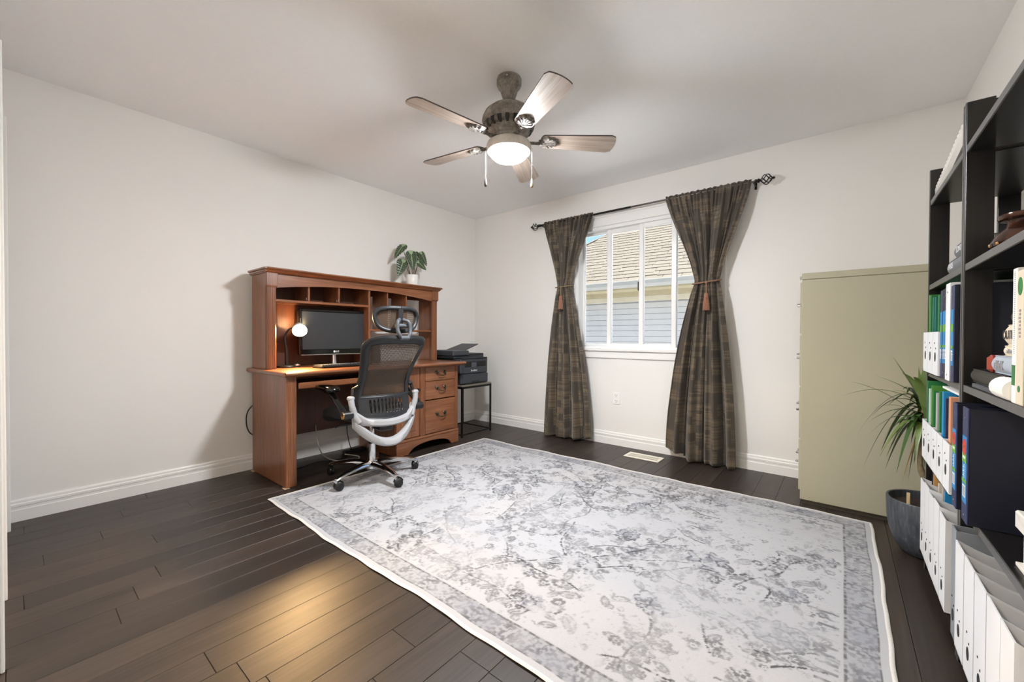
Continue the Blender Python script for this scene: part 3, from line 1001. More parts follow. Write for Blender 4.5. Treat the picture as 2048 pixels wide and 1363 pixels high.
# ------------------------------------------------------------------ desk with hutch
def desk():
    t = thing('hutch_desk', 'cherry wood computer desk with arched hutch standing against the wall', 'desk', (0.35, -1.655, 0))
    YL, YR = -2.442, -0.868
    DT = 0.776
    xf, xb = 0.648, 0.055
    # ---- base
    part(t, 'left_panel', MB().box(xb, xf - .02, YL, YL + .02, 0.004, .748, .002), 'cherry_v')
    pil = part(t, 'left_pilaster', MB().box(xf - .022, xf, YL, YL + .068, 0.004, .748, .004), 'cherry_v')
    for k in (.014, .026, .046, .058):
        part(pil, 'bead', MB().box(xf - .002, xf + .003, YL + k - .003, YL + k + .003, .03, .735, .0015), 'cherry_v')
    part(t, 'right_panel', MB().box(xb, .60, YR - .02, YR, 0.004, .748, .002), 'cherry_v')
    top = MB()
    prof = [(0.690, .776), (.702, .770), (.704, .762), (.698, .754), (.684, .750), (.676, .742), (.03, .742), (.03, .776)]
    top.prism([(x, z) for x, z in prof], lambda u, v, s: (u, s, v), (YL - .020, YR + .032))
    part(t, 'desktop', top, 'cherry_h')
    for y, sg in ((YL - .020, -1), (YR + .032, 1)):
        ends = MB()
        ends.prism([(0, .746), (.010, .752), (.013, .762), (.009, .772), (0, .776)], lambda u, v, s: (s, y + sg * u, v), (.03, .69))
        part(t, 'desktop_edge', ends, 'cherry_h', 30)
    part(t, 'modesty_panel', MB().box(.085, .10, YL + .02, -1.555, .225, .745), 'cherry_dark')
    tray = part(t, 'keyboard_tray', MB().box(.17, .640, YL + .085, -1.585, .660, .676, .002).box(.625, .648, YL + .082, -1.582, .655, .698, .006), 'cherry_h')
    part(tray, 'runner', MB().box(.2, .60, YL + .069, YL + .084, .664, .69).box(.2, .6, -1.584, -1.569, .664, .69), 'black')
    # ---- pedestal: door bay and drawer bay
    P0 = -1.568
    part(t, 'pedestal_side', MB().box(xb, .60, P0, P0 + .02, .004, .742, .002), 'cherry_v')
    part(t, 'pedestal_divider', MB().box(xb, .60, -1.31, -1.29, .12, .742), 'cherry_dark')
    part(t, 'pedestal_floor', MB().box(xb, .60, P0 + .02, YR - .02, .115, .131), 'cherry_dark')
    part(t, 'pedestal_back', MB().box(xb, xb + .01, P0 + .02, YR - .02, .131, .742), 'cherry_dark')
    door = part(t, 'door', MB().box(.600, .618, P0 + .004, -1.322, .140, .735, .003), 'cherry_v')
    part(door, 'door_panel', MB().box(.616, .624, P0 + .05, -1.365, .195, .68, .006), 'cherry_v')
    part(door, 'knob', MB().lathe([(.0, 0), (.012, 0), (.007, .008), (.007, .014), (.014, .02), (.011, .028), (0, .03)], n=14, M=Matrix.Translation((.618, -1.345, .55)) @ Matrix.Rotation(R(90), 4, 'Y')), 'brass_old', 40)
    st = part(t, 'stile', MB().box(.598, .622, -1.318, -1.266, .135, .742, .003), 'cherry_v')
    for k in (-1.307, -1.292, -1.277):
        part(st, 'bead', MB().box(.620, .625, k - .003, k + .003, .15, .735, .0015), 'cherry_v')
    part(t, 'end_stile', MB().box(.598, .620, YR - .036, YR, .135, .742, .003), 'cherry_v')
    def drawer(z0, z1, hz, mat='cherry_h'):
        d = part(t, 'drawer', MB().box(.600, .621, -1.262, YR - .039, z0, z1, .004), mat)
        h = MB()
        yc = (-1.262 + YR - .039) / 2
        for sg in (-1, 1):
            h.lathe([(0, 0), (.015, 0), (.013, .004), (.007, .007), (.006, .016), (.009, .02), (0, .024)], n=12, M=Matrix.Translation((.620, yc + sg * .045, hz + .01)) @ Matrix.Rotation(R(90), 4, 'Y'), sx=1.3)
            h.lathe([(0, 0), (.008, 0), (.006, .004), (0, .005)], n=8, M=Matrix.Translation((.620, yc + sg * .060, hz + .020)) @ Matrix.Rotation(R(90), 4, 'Y'))
        h.tube(catmull([(.640, yc - .045, hz + .008), (.648, yc - .034, hz - .010), (.650, yc, hz - .017), (.648, yc + .034, hz - .010), (.640, yc + .045, hz + .008)], 6), .0042, 8)
        part(d, 'bail_handle', h, 'brass_old', 50, 'aged metal bail handle')
    drawer(.612, .738, .676)
    drawer(.446, .609, .536)
    drawer(.140, .437, .296)
    part(t, 'base_moulding', MB().box(.598, .632, P0 - .002, YR + .004, .112, .135, .006), 'cherry_h')
    # arched plinth
    n = 24
    y0, y1 = P0, YR + .002
    yc, hw = (y0 + y1) / 2 + .02, .235
    outer = [(lerp(y0, y1, i / n), .113) for i in range(n + 1)]
    inner = []
    for y, _ in outer:
        q = (y - yc) / hw
        inner.append((y, .004 if abs(q) >= 1 else .004 + .075 * math.sqrt(1 - q * q) ** .8))
    part(t, 'plinth', MB().strip((outer, inner), lambda u, v, s: (s, u, v), (.606, .626)), 'cherry_h', 30)
    # ---- hutch
    hx = .330
    part(t, 'hutch_side', MB().box(xb, hx - .02, YL, YL + .018, DT, 1.468, .002), 'cherry_v')
    part(t, 'hutch_side', MB().box(xb, hx - .02, YR - .028, YR - .010, DT, 1.468, .002), 'cherry_v')
    for ya, yb in ((YL, YL + .066), (YR - .076, YR - .010)):
        pl = part(t, 'hutch_pilaster', MB().box(hx - .022, hx, ya + .003, yb - .003, DT, 1.372, .003), 'cherry_v')
        for k in (.012, .024, .042, .054):
            part(pl, 'bead', MB().box(hx - .002, hx + .003, ya + k - .0028, ya + k + .0028, DT + .01, 1.368, .0015), 'cherry_v')
        part(t, 'pilaster_cap', MB().box(hx - .024, hx + .014, ya - .004, yb + .004, 1.372, 1.468, .003).box(hx - .024, hx + .009, ya - .001, yb + .001, 1.366, 1.374, .003), 'cherry_v')
    ya, yb = YL + .066, YR - .076
    n = 32
    up_ = [(lerp(ya, yb, i / n), 1.468) for i in range(n + 1)]
    lo_ = []
    for i in range(n + 1):
        q = abs(2 * i / n - 1)
        lo_.append((up_[i][0], 1.412 - .050 * q ** 2.2))
    part(t, 'arched_valance', MB().strip((up_, lo_), lambda u, v, s: (s, u, v), (hx - .020, hx - .002)), 'cherry_h', 30)
    crown = MB()
    cp = [(xb, 1.498), (hx + .058, 1.498), (hx + .060, 1.490), (hx + .050, 1.484), (hx + .040, 1.478), (hx + .030, 1.470), (hx + .018, 1.464), (xb, 1.464)]
    crown.prism(cp, lambda u, v, s: (u, s, v), (YL - .012, YR - .002))
    crown.box(xb, hx + .052, YL - .030, YL - .010, 1.484, 1.498, .003).box(xb, hx + .036, YL - .02, YL - .008, 1.47, 1.486, .003)
    crown.box(xb, hx + .052, YR - .004, YR + .016, 1.484, 1.498, .003).box(xb, hx + .036, YR - .006, YR + .006, 1.47, 1.486, .003)
    part(t, 'crown', crown, 'cherry_h')
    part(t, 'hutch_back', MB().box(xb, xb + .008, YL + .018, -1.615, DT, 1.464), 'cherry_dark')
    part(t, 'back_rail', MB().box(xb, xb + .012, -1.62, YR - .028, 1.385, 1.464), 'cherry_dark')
    part(t, 'shelf', MB().box(xb + .008, hx - .025, YL + .018, -1.628, 1.264, 1.283, .003), 'cherry_h')
    part(t, 'divider', MB().box(xb + .008, hx - .022, -1.630, -1.611, DT, 1.464, .003), 'cherry_v')
    for y in (-2.135, -1.893):
        dv = part(t, 'divider', MB().box(xb + .008, hx - .025, y - .008, y + .008, 1.283, 1.464, .003), 'cherry_v')
        part(dv, 'shelf_clip', MB().box(hx - .06, hx - .045, y - .010, y - .008, 1.290, 1.312, .001), 'silver', label='small metal clip')
    for y in (-1.437, -1.232):
        part(t, 'divider', MB().box(xb + .012, hx - .025, y - .007, y + .007, 1.075, 1.464, .003), 'cherry_v')
    part(t, 'shelf', MB().box(xb + .012, hx - .025, -1.611, YR - .028, 1.058, 1.075, .003), 'cherry_h')
    for (x, y) in ((xf - .01, YL + .01), (xb + .03, YL + .008)):
        part(t, 'felt_pad', MB().box(x - .03, x + .012, y - .022, y + .012, 0.0005, .0045, .001), 'felt', label='pale felt pad under the panel')
desk()

# ------------------------------------------------------------------ things on the desk
DT = 0.776
def monitor():
    x, y = .215, -1.885
    t = thing('computer_monitor', 'black widescreen monitor with a dark screen on the desk', 'monitor', (0, 0, 0), local=True)
    hw, z0, z1 = .283, .090, .455
    b = MB().box(-.028, .020, -hw, hw, z0, z1, .008)
    for (ya, yb, za, zb) in ((-hw, -hw + .022, z0, z1), (hw - .022, hw, z0, z1), (-hw + .022, hw - .022, z1 - .022, z1), (-hw + .022, hw - .022, z0, z0 + .042)):
        b.box(.016, .030, ya, yb, za, zb, .004)
    part(t, 'housing', b, 'black_gloss')
    part(t, 'screen', MB().box(.018, .0215, -hw + .022, hw - .022, z0 + .042, z1 - .022), 'screen')
    part(t, 'chin_strip', MB().box(.022, .031, -hw + .01, hw - .01, z0 - .006, z0 + .004, .003), 'silver', label='thin silver strip under the screen')
    part(t, 'neck', MB().lathe([(.022, .012), (.018, .05), (.020, .11)], (-.012, 0, 0), 14), 'silver', 40)
    part(t, 'stand', MB().lathe([(0, 0), (.115, 0), (.118, .006), (.10, .011), (.03, .016), (0, .016)], (-.005, 0, 0), 32, sx=.8), 'black_gloss', 40)
    OFF[t.name] = (0, 0, 0)
    lg = MB().lathe([(0, 0), (.0085, 0), (.0085, .0006), (0, .0006)], n=18, M=Matrix.Translation((.0300, -.013, z0 + .021)) @ Matrix.Rotation(R(90), 4, 'Y'))
    part(t, 'logo_disc', lg, 'white')
    text(t, 'LG', .021, (.0306, .013, z0 + .021), (0, 1, 0), (0, 0, 1), 'white', 'logo_lettering')
    t.location = (x, y, DT)
    t.rotation_euler = (0, R(-3), R(-3))
monitor()

def desk_lamp():
    x, y = .215, -2.262
    t = thing('desk_lamp', 'small black desk lamp with a lit globe-shaped head beside the monitor', 'lamp', (x, y, DT))
    part(t, 'base', MB().lathe([(0, 0), (.068, 0), (.070, .006), (.066, .016), (.02, .021), (0, .021)], (x, y, DT), 28), 'black', 40)
    part(t, 'stem', MB().tube(catmull([(x, y, DT + .018), (x + .002, y - .003, DT + .13), (x - .002, y - .012, DT + .23), (x + .010, y + .01, DT + .285), (x + .028, y + .036, DT + .302)], 6), [.013] * 6 + [.010] * 6 + [.007] * 13, 10), 'black', 50)
    part(t, 'switch', MB().box(x - .03, x - .01, y - .055, y - .02, DT + .185, DT + .193, .003), 'black')
    c = Vector((x + .075, y + .062, DT + .290))
    d = Vector((.84, -.30, -.46)).normalized()
    Z = d.to_track_quat('Z', 'Y').to_matrix().to_4x4()
    Mx = Matrix.Translation(c) @ Z
    sh = [(.012, -.062), (.028, -.055), (.042, -.030), (.048, 0.0), (.052, .022), (.0495, .022), (.045, -.002), (.039, -.028), (.02, -.048), (.012, -.052)]
    part(t, 'shade', MB().lathe(sh, n=28, M=Mx, cap=False), 'white_ceramic', 50, 'white lamp shade')
    part(t, 'bulb', MB().lathe([(0, -.040), (.02, -.036), (.034, -.022), (.037, -.010), (.028, .000), (0, .004)], n=24, M=Mx), 'bulb', 60, 'glowing bulb')
    part(t, 'finial', MB().cyl(c + Vector((-.005, .01, .045)), c + Vector((-.012, .012, .085)), .003, 8), 'silver', 40)
desk_lamp()

def keyboard():
    x, y = .44, -1.93
    t = thing('keyboard', 'black keyboard lying on the desktop in front of the monitor', 'keyboard', (0, 0, 0), local=True)
    part(t, 'case', MB().box(-.07, .07, -.215, .215, .002, .018, .004), 'black')
    keys = MB()
    for r in range(6):
        for c in range(21):
            if c in (15, 19 if r == 5 else 99): continue
            keys.box(-.062 + r * .0205, -.062 + r * .0205 + .0165, -.206 + c * .0197, -.206 + c * .0197 + .0165, .016, .025, .002)
    o = part(t, 'keys', keys, 'grey_soft')
    o['kind'] = 'stuff'
    t.location = (x, y, DT)
    t.rotation_euler = (0, R(-2.5), R(4))
keyboard()

def small_desk_things():
    x, y = .245, -2.20
    t = thing('ring_puck', 'small dark round puck with a silver rim next to the lamp base', 'puck', (x, y, DT))
    part(t, 'body', MB().lathe([(0, 0), (.022, 0), (.022, .022), (.018, .026), (0, .026)], (x, y, DT), 20), 'black', 40)
    part(t, 'rim', MB().lathe([(.0222, .012), (.0235, .014), (.0235, .019), (.0222, .021)], (x, y, DT), 20, cap=False), 'silver', 40)
    x, y = .20, -1.50
    t = thing('desk_speaker', 'small black desk speaker with a silver cap behind the office chair', 'speaker', (x, y, DT))
    part(t, 'body', MB().lathe([(0, 0), (.048, 0), (.052, .02), (.046, .15), (.040, .19), (0, .195)], (x, y, DT), 24), 'black', 40)
    part(t, 'cap', MB().lathe([(.030, .192), (.034, .196), (.022, .206), (0, .209)], (x, y, DT), 24, cap=False), 'silver', 50)
small_desk_things()

# plant on the hutch
def alocasia():
    x, y, z = .215, -1.095, 1.498
    t = thing('potted_alocasia', 'small dark-leaved alocasia plant in a white pot on top of the hutch', 'plant', (x, y, z))
    part(t, 'pot', MB().lathe([(0, 0), (.050, 0), (.054, .006), (.056, .115), (.054, .118), (.050, .116), (.047, .095), (0, .095)], (x, y, z), 32), 'white_ceramic', 40)
    part(t, 'soil', MB().lathe([(0, .099), (.047, .098), (.047, .093), (0, .093)], (x, y, z), 20), 'soil')
    # each leaf: base point, tip direction, normal, length
    specs = [((-.02, -.10, .225), (.15, -.45, -.88), (.9, -.25, .3), .15),     # big low left leaf
             ((.02, -.03, .31), (.1, .10, -1.0), (.92, -.3, .35), .15),          # centre
             ((-.01, -.115, .375), (.0, -.62, -.78), (.35, -.65, .65), .145),        # upper left, edge on
             ((-.01, .055, .315), (.2, .62, -.75), (.8, -.35, .5), .14),         # right
             ((.0, .115, .335), (.1, .50, -.85), (.9, -.1, .4), .12),
             ((.03, .06, .24), (.15, .80, -.58), (.75, -.5, .4), .10)]
    for (b, d, nrm, L) in specs:
        B = Vector((x, y, z)) + Vector(b)
        D = Vector(d).normalized()
        N = Vector(nrm)
        N = (N - D * N.dot(D)).normalized()
        Wd = D.cross(N)
        nu, nv = 40, 44
        vs, vein = [], []
        for j in range(nv + 1):
            v = j / nv
            u_ = -0.28 + 1.28 * v                      # backward lobes start behind the petiole
            if u_ < 0:
                hw = .38 * math.sqrt(max(0, 1 - (u_ / -.30) ** 2)) if u_ > -.3 else 0
                hw = max(hw, .02)
            else:
                hw = .40 * (1 - u_) ** .75 * (1 + .25 * u_)
            for i in range(nu + 1):
                s = 2 * i / nu - 1
                a = abs(s)
                lo = 0.0
                if u_ < 0:                              # notch between the lobes
                    lo = min(hw * .9, .34 * (-u_ / .28) ** .8 * .55)
                wv = lo + (hw - lo) * a
                q = math.copysign(wv, s) if a > 1e-6 else 0
                if u_ < 0 and a < 1e-6: q = lo
                P = B + D * (u_ * L) + Wd * (q * L) + N * (-.22 * q * q * L - .10 * max(0, u_) ** 2 * L + .02 * L * math.cos(u_ * 38) * a)
                vs.append(P)
                mid = 1 if a < .07 else 0
                ph = (u_ - a * .42) * 6.5
                sv = 1 if abs(ph - round(ph)) < .09 else 0
                ed = 1 if a > .94 else 0
                vein.append(max(mid, sv * .85, ed * .5))
        mb = MB()
        mb.add(vs, [(j * (nu + 1) + i, j * (nu + 1) + i + 1, (j + 1) * (nu + 1) + i + 1, (j + 1) * (nu + 1) + i) for j in range(nv) for i in range(nu)])
        o = part(t, 'leaf', mb, 'alocasia', 80)
        at = o.data.attributes.new('vein', 'FLOAT', 'POINT')
        at.data.foreach_set('value', vein)
        sm = o.modifiers.new('thickness', 'SOLIDIFY')
        sm.thickness = .0008
        foot = Vector((x, y, z + .09)) + Vector((b[0], b[1], 0)) * .15
        part(t, 'leaf_stalk', MB().tube(catmull([foot, lerp(foot, B, .55) + Vector((0, 0, .02)), B], 6), [.0035] * 13, 6), 'alo_stem', 60)
alocasia()

# ------------------------------------------------------------------ printer and its table
def printer():
    t = thing('printer_table', 'black metal side table with thin legs in the room corner', 'table', (.33, -.53, 0))
    x0, x1, y0, y1 = .115, .556, -.752, -.312
    part(t, 'top', MB().box(x0, x1, y0, y1, .508, .524, .002), 'top_dark')
    part(t, 'apron', MB().box(x0, x1, y0, y0 + .016, .488, .508).box(x0, x1, y1 - .016, y1, .488, .508).box(x0, x0 + .016, y0, y1, .488, .508).box(x1 - .016, x1, y0, y1, .488, .508), 'iron')
    for x in (x0, x1 - .016):
        for y in (y0, y1 - .016):
            part(t, 'leg', MB().box(x, x + .016, y, y + .016, 0, .49, .001), 'iron')
    for b in ((x0 + .016, x1 - .016, y0 + .002, y0 + .014), (x0 + .016, x1 - .016, y1 - .014, y1 - .002), (x0 + .002, x0 + .014, y0 + .016, y1 - .016), (x1 - .014, x1 - .002, y0 + .016, y1 - .016)):
        part(t, 'stretcher', MB().box(b[0], b[1], b[2], b[3], .020, .032), 'iron')
    p = thing('printer', 'charcoal multifunction laser printer on the black side table', 'printer', (.33, -.53, .524))
    px0, px1, py0, py1, z = .10, .520, -.735, -.325, .524
    part(p, 'body', MB().box(px0, px1, py0, py1, z + .004, z + .105, .008).box(px0, px1 - .004, py0 + .002, py1 - .002, z + .107, z + .262, .010), 'charcoal')
    part(p, 'paper_tray', MB().box(px1 - .02, px1 + .006, py0 + .02, py1 - .02, z + .010, z + .100, .005).box(px1 + .004, px1 + .007, -.585, -.475, z + .014, z + .038, .001), 'charcoal')
    part(p, 'tray_grip', MB().box(px1 + .004, px1 + .0085, -.588, -.472, z + .010, z + .034, .002), 'charcoal_d')
    part(p, 'output_slot', MB().box(px1 - .012, px1 + .001, py0 + .06, py1 - .04, z + .178, z + .232, .003), 'black_matte')
    part(p, 'slot_flap', MB().box(px1 - .008, px1 + .004, -.585, -.505, z + .168, z + .226, .006), 'grey_soft')
    part(p, 'front_door', MB().box(px1 - .010, px1 + .003, py0 + .05, py1 - .03, z + .110, z + .170, .004), 'charcoal')
    text(p, 'brother', .030, (px1 + .0036, -.545, z + .140), (0, 1, 0), (0, 0, 1), 'white', 'logo_lettering')
    part(p, 'control_panel', MB().box(px1 - .11, px1 + .002, py0 + .01, py1 - .012, z + .258, z + .272, .006), 'charcoal_d')
    part(p, 'button', MB().box(px1 - .045, px1 - .02, -.41, -.385, z + .271, z + .275, .002), 'grey_soft')
    part(p, 'scanner_base', MB().box(px0 - .01, px1 - .075, py0 - .03, py1 + .01, z + .266, z + .292, .006), 'charcoal')
    part(p, 'scanner_lid', MB().box(px0 - .01, px1 - .055, py0 - .05, py0 + .18, z + .290, z + .345, .010), 'charcoal')
    part(p, 'scanner_flat', MB().box(px0, px1 - .075, py0 + .18, py1 + .01, z + .290, z + .312, .006), 'charcoal_d')
    fd = MB()
    fd.add([(px0 + .03, py0 + .14, z + .335), (px1 - .10, py0 + .14, z + .335), (px1 - .115, py0 + .375, z + .405), (px0 + .05, py0 + .375, z + .405), (px0 + .03, py0 + .14, z + .342), (px1 - .10, py0 + .14, z + .342), (px1 - .115, py0 + .375, z + .412), (px0 + .05, py0 + .375, z + .412)],
           [(0, 3, 2, 1), (4, 5, 6, 7), (0, 1, 5, 4), (1, 2, 6, 5), (2, 3, 7, 6), (3, 0, 4, 7)])
    part(p, 'paper_feeder', fd, 'charcoal')
printer()

def outlet_and_vent():
    x, z = 1.854, .440
    t = thing('wall_outlet', 'white duplex wall outlet below the window', 'outlet', (x, 0, z))
    part(t, 'cover_plate', MB().box(x - .036, x + .036, -.006, 0, z - .058, z + .058, .003), 'trim')
    for dz in (-.026, .026):
        o = part(t, 'socket', MB().box(x - .017, x + .017, -.0078, -.005, z + dz - .017, z + dz + .017, .002), 'trim')
        part(o, 'slot', MB().box(x - .009, x - .006, -.0082, -.0074, z + dz - .002, z + dz + .009).box(x + .006, x + .009, -.0082, -.0074, z + dz - .002, z + dz + .008).box(x - .003, x + .003, -.0082, -.0074, z + dz - .013, z + dz - .008), 'ink')
    vx0, vx1, vy0, vy1 = 2.055, 2.352, -.300, -.150
    v = thing('floor_vent', 'cream metal floor register vent between the curtains', 'vent', ((vx0 + vx1) / 2, (vy0 + vy1) / 2, 0))
    fr = MB()
    for (a, b, c, d) in ((vx0, vx1, vy0, vy0 + .03), (vx0, vx1, vy1 - .03, vy1), (vx0, vx0 + .028, vy0 + .03, vy1 - .03), (vx1 - .028, vx1, vy0 + .03, vy1 - .03)):
        fr.box(a, b, c, d, 0.0005, .006, .002)
    part(v, 'frame', fr, 'vent')
    part(v, 'duct', MB().box(vx0 + .02, vx1 - .02, vy0 + .02, vy1 - .02, .0003, .0015), 'ink')
    n = 24
    for i in range(n):
        xx = lerp(vx0 + .034, vx1 - .034, i / (n - 1))
        part(v, 'louvre', MB().box(xx - .0028, xx + .0028, vy0 + .03, vy1 - .03, .001, .005), 'vent')
    part(v, 'bar', MB().box(vx0 + .028, vx1 - .028, (vy0 + vy1) / 2 - .004, (vy0 + vy1) / 2 + .004, .001, .0056), 'vent')
outlet_and_vent()

def cables():
    def cable(pts, r, mat, label, name='cable'):
        P = catmull(pts, 8)
        solo(name, MB().tube(P, r, 6), mat, label, 'cable', tuple(P[0]), smooth=60)
    cable([(.030, -2.40, .52), (.028, -2.462, .45), (.028, -2.474, .37), (.028, -2.455, .29), (.03, -2.40, .24)], .004, 'cable_b', 'black cord bulging out past the left end of the desk')
    cable([(.060, -1.95, .56), (.10, -1.99, .26), (.26, -2.0, .05), (.42, -1.86, .006), (.36, -1.75, .006), (.22, -1.80, .012)], .0045, 'cable_w', 'pale grey cable hanging in a loop under the desk')
    cable([(.22, -2.35, .006), (.28, -2.2, .006), (.24, -2.05, .006), (.30, -1.9, .006), (.22, -1.75, .006), (.2, -1.62, .006)], .004, 'cable_b', 'black cable lying on the floor under the desk')
    cable([(.15, -1.74, .30), (.13, -1.73, .18), (.16, -1.72, .06), (.2, -1.72, .03)], .004, 'cable_b', 'black cable dropping to the power bar')
    cable([(.10, -.70, .50), (.05, -.76, .30), (.06, -.72, .10), (.12, -.66, .004), (.2, -.6, .004)], .004, 'cable_b', 'black printer cable behind the side table')
    t = thing('power_bar', 'black power bar on the floor under the desk', 'power bar', (.2, -1.70, 0))
    part(t, 'body', MB().box(.17, .225, -1.80, -1.60, .0, .036, .006), 'black')
    for k in range(4):
        part(t, 'socket', MB().box(.182, .213, -1.79 + k * .047, -1.76 + k * .047, .035, .038, .001), 'black_gloss')
cables()

# ------------------------------------------------------------------ office chair (local frame: +X is where the sitter faces)
def spow(v, e):
    return math.copysign(abs(v) ** e, v)
def superell(mb, c, a, e1=.35, e2=.35, nu=28, nv=14, bend=None):
    vs, fs = [], []
    for j in range(nv + 1):
        ph = -PI / 2 + PI * j / nv
        for i in range(nu):
            th = 2 * PI * i / nu
            P = Vector((c[0] + a[0] * spow(math.cos(ph), e1) * spow(math.cos(th), e2), c[1] + a[1] * spow(math.cos(ph), e1) * spow(math.sin(th), e2), c[2] + a[2] * spow(math.sin(ph), e1)))
            vs.append(bend(P) if bend else P)
    for j in range(nv):
        for i in range(nu):
            k = (i + 1) % nu
            fs.append((j * nu + i, j * nu + k, (j + 1) * nu + k, (j + 1) * nu + i))
    mb.add(vs, fs)
    return mb

def chair():
    t = thing('office_chair', 'black mesh-back office chair with headrest and chrome five-star base', 'chair', (0, 0, 0), local=True)
    A0 = R(-3 - 175)
    # --- base
    hub = MB().lathe([(0, .052), (.030, .052), (.042, .062), (.044, .105), (.034, .118), (.0, .118)], n=24)
    part(t, 'hub', hub, 'chrome', 40)
    for k in range(5):
        a = A0 + k * 2 * PI / 5
        ca, sa = math.cos(a), math.sin(a)
        def P(r, z): return (ca * r, sa * r, z)
        arm = MB().tube([P(.02, .092), P(.09, .100), P(.17, .098), P(.25, .088), P(.305, .074), P(.330, .066)], [.034, .033, .029, .024, .020, .014], 10, flat=.62)
        arm.cyl(P(.318, .05), P(.318, .082), .012, 12)
        part(t, 'base_arm', arm, 'chrome', 50)
        # twin-wheel caster trailing sideways
        b = a + R(60 + 25 * k)
        cb, sb = math.cos(b), math.sin(b)
        cx, cy = ca * .318 + cb * .014, sa * .318 + sb * .014
        ax = Vector((-sb, cb, 0))
        ws = MB()
        for sg in (-1, 1):
            c0 = Vector((cx, cy, .0300))
            prof = [(0, 0), (.0285, 0), (.0300, .003), (.0300, .013), (.023, .019), (.008, .022), (0, .022)]
            Z = (ax * sg).to_track_quat('Z', 'Y').to_matrix().to_4x4()
            ws.lathe(prof, n=22, M=Matrix.Translation(c0 + ax * sg * .004) @ Z)
        o = part(t, 'caster', ws, 'black', 40)
        hd = MB()
        pts = []
        for i in range(9):
            th = R(20 + 150 * i / 8)
            pts.append((cx + cb * .032 * math.cos(th), cy + sb * .032 * math.cos(th), .0300 + .033 * math.sin(th)))
        hd.tube(pts, .009, 8, flat=.35, upv=(0, 0, 1))
        part(o, 'caster_hood', hd, 'black_gloss', 50)
    part(t, 'gas_lift', MB().lathe([(.026, .11), (.026, .24), (.019, .245), (.019, .40)], n=20), 'chrome', 40)
    part(t, 'mechanism', MB().box(-.14, .12, -.07, .07, .385, .43, .012).box(-.22, -.10, -.05, .05, .36, .41, .012), 'black')
    part(t, 'lever', MB().tube([(.02, .06, .40), (.03, .20, .395), (.03, .25, .385)], .006, 8), 'black', 50)
    # --- seat
    def bend(p):
        fx = max(0, p.x - .12)
        return Vector((p.x, p.y, p.z - fx * fx * 1.6 + .25 * p.y * p.y))
    s = superell(MB(), (.080, 0, .462), (.265, .250, .044), .45, .38, 36, 16, bend)
    part(t, 'seat', s, 'chair_fabric', 70)
    sh = superell(MB(), (.05, 0, .432), (.20, .20, .022), .4, .4, 30, 10, bend)
    part(t, 'seat_pan', sh, 'black', 60)
    # --- backrest surface
    def bx(z):
        return interp(z, [.40, .50, .60, .68, .78, .90, 1.02], [-.245, -.222, -.205, -.218, -.268, -.350, -.436])
    def hwid(z):
        return interp(z, [.44, .50, .58, .66, .74, .82, .90, .95, .985, 1.005], [.180, .196, .200, .194, .192, .202, .222, .228, .216, .178])
    def surf(y, z, off=0.0):
        return Vector((bx(z) + 1.25 * y * y + off, y, z))
    # perimeter frame: flat ribbon tube around the mesh
    pts, rad = [], []
    zs = [.455 + (.965 - .455) * i / 26 for i in range(27)]
    for z in zs:
        pts.append(surf(hwid(z), z))
    top = [(.208, .988), (.178, 1.003), (.12, 1.012), (.06, 1.014), (0, 1.012), (-.06, 1.014), (-.12, 1.012), (-.178, 1.003), (-.208, .988)]
    for y, z in top: pts.append(surf(y, z))
    for z in reversed(zs): pts.append(surf(-hwid(z), z))
    fr = MB()
    # build as ribbon with thickness: outer edge = pts, inner edge pulled toward the centre
    vs, fs = [], []
    n = len(pts)
    for i, p in enumerate(pts):
        c = Vector((0, 0, .74))
        y, z = p.y, p.z
        wid = interp(z, [.455, .60, .75, .9, .97, 1.01], [.035, .038, .042, .046, .052, .060])
        q = Vector((0, -math.copysign(1, y) if abs(y) > .2 - .02 and z < .97 else -y / .2 * .55, -1 if z > .985 else (-.55 if z > .955 else 0)))
        q.normalize() if q.length > 0 else None
        yi, zi = y + q.y * wid, z + q.z * wid
        a = surf(y, z)
        b = surf(yi, zi)
        vs += [a + Vector((-.002, 0, 0)), lerp(a, b, .35) + Vector((-.020, 0, 0)), lerp(a, b, .75) + Vector((-.016, 0, 0)), b + Vector((-.004, 0, 0)), b + Vector((.008, 0, 0)), lerp(a, b, .5) + Vector((.014, 0, 0)), a + Vector((.008, 0, 0))]
    for i in range(n - 1):
        for k in range(7):
            j = (k + 1) % 7
            fs.append((i * 7 + k, i * 7 + j, (i + 1) * 7 + j, (i + 1) * 7 + k))
    fs.append(tuple(range(7)))
    fs.append(tuple(reversed(range((n - 1) * 7, n * 7))))
    fr.add(vs, fs)
    part(t, 'back_frame', fr, 'chair_shell', 50)
    # mesh panel
    mp = MB().grid(lambda u, v: surf((2 * u - 1) * (hwid(.595 + .385 * v) - .022), .595 + .385 * v, .004), 30, 36)
    me_o = part(t, 'back_mesh', mp, 'mesh', 80)
    uv = me_o.data.uv_layers.new(name='UVMap')
    for lp in me_o.data.loops:
        co = me_o.data.vertices[lp.vertex_index].co
        uv.data[lp.index].uv = (co.y * 1.0 + .5, co.z * 1.0)
    # lumbar strap seen through the mesh
    part(t, 'lumbar_pad', MB().grid(lambda u, v: surf((2 * u - 1) * .165, .66 + .085 * v, .035 - .02 * (2 * u - 1) ** 2), 20, 4), 'chair_fabric', 80)
    # slotted lower shell
    nu, nv = 132, 34
    z0, z1 = .448, .612
    def lo(u, v):
        z = lerp(z0, z1, v)
        y = (2 * u - 1) * (hwid(z) - .012)
        zz = z + (.02 if v > .99 else 0) * 0 + (1 - v) * .28 * y * y * 2 - .012 * (1 - v) * 0
        return surf(y, zz, -.012)
    vs = [lo(i / nu, j / nv) for j in range(nv + 1) for i in range(nu + 1)]
    fs = []
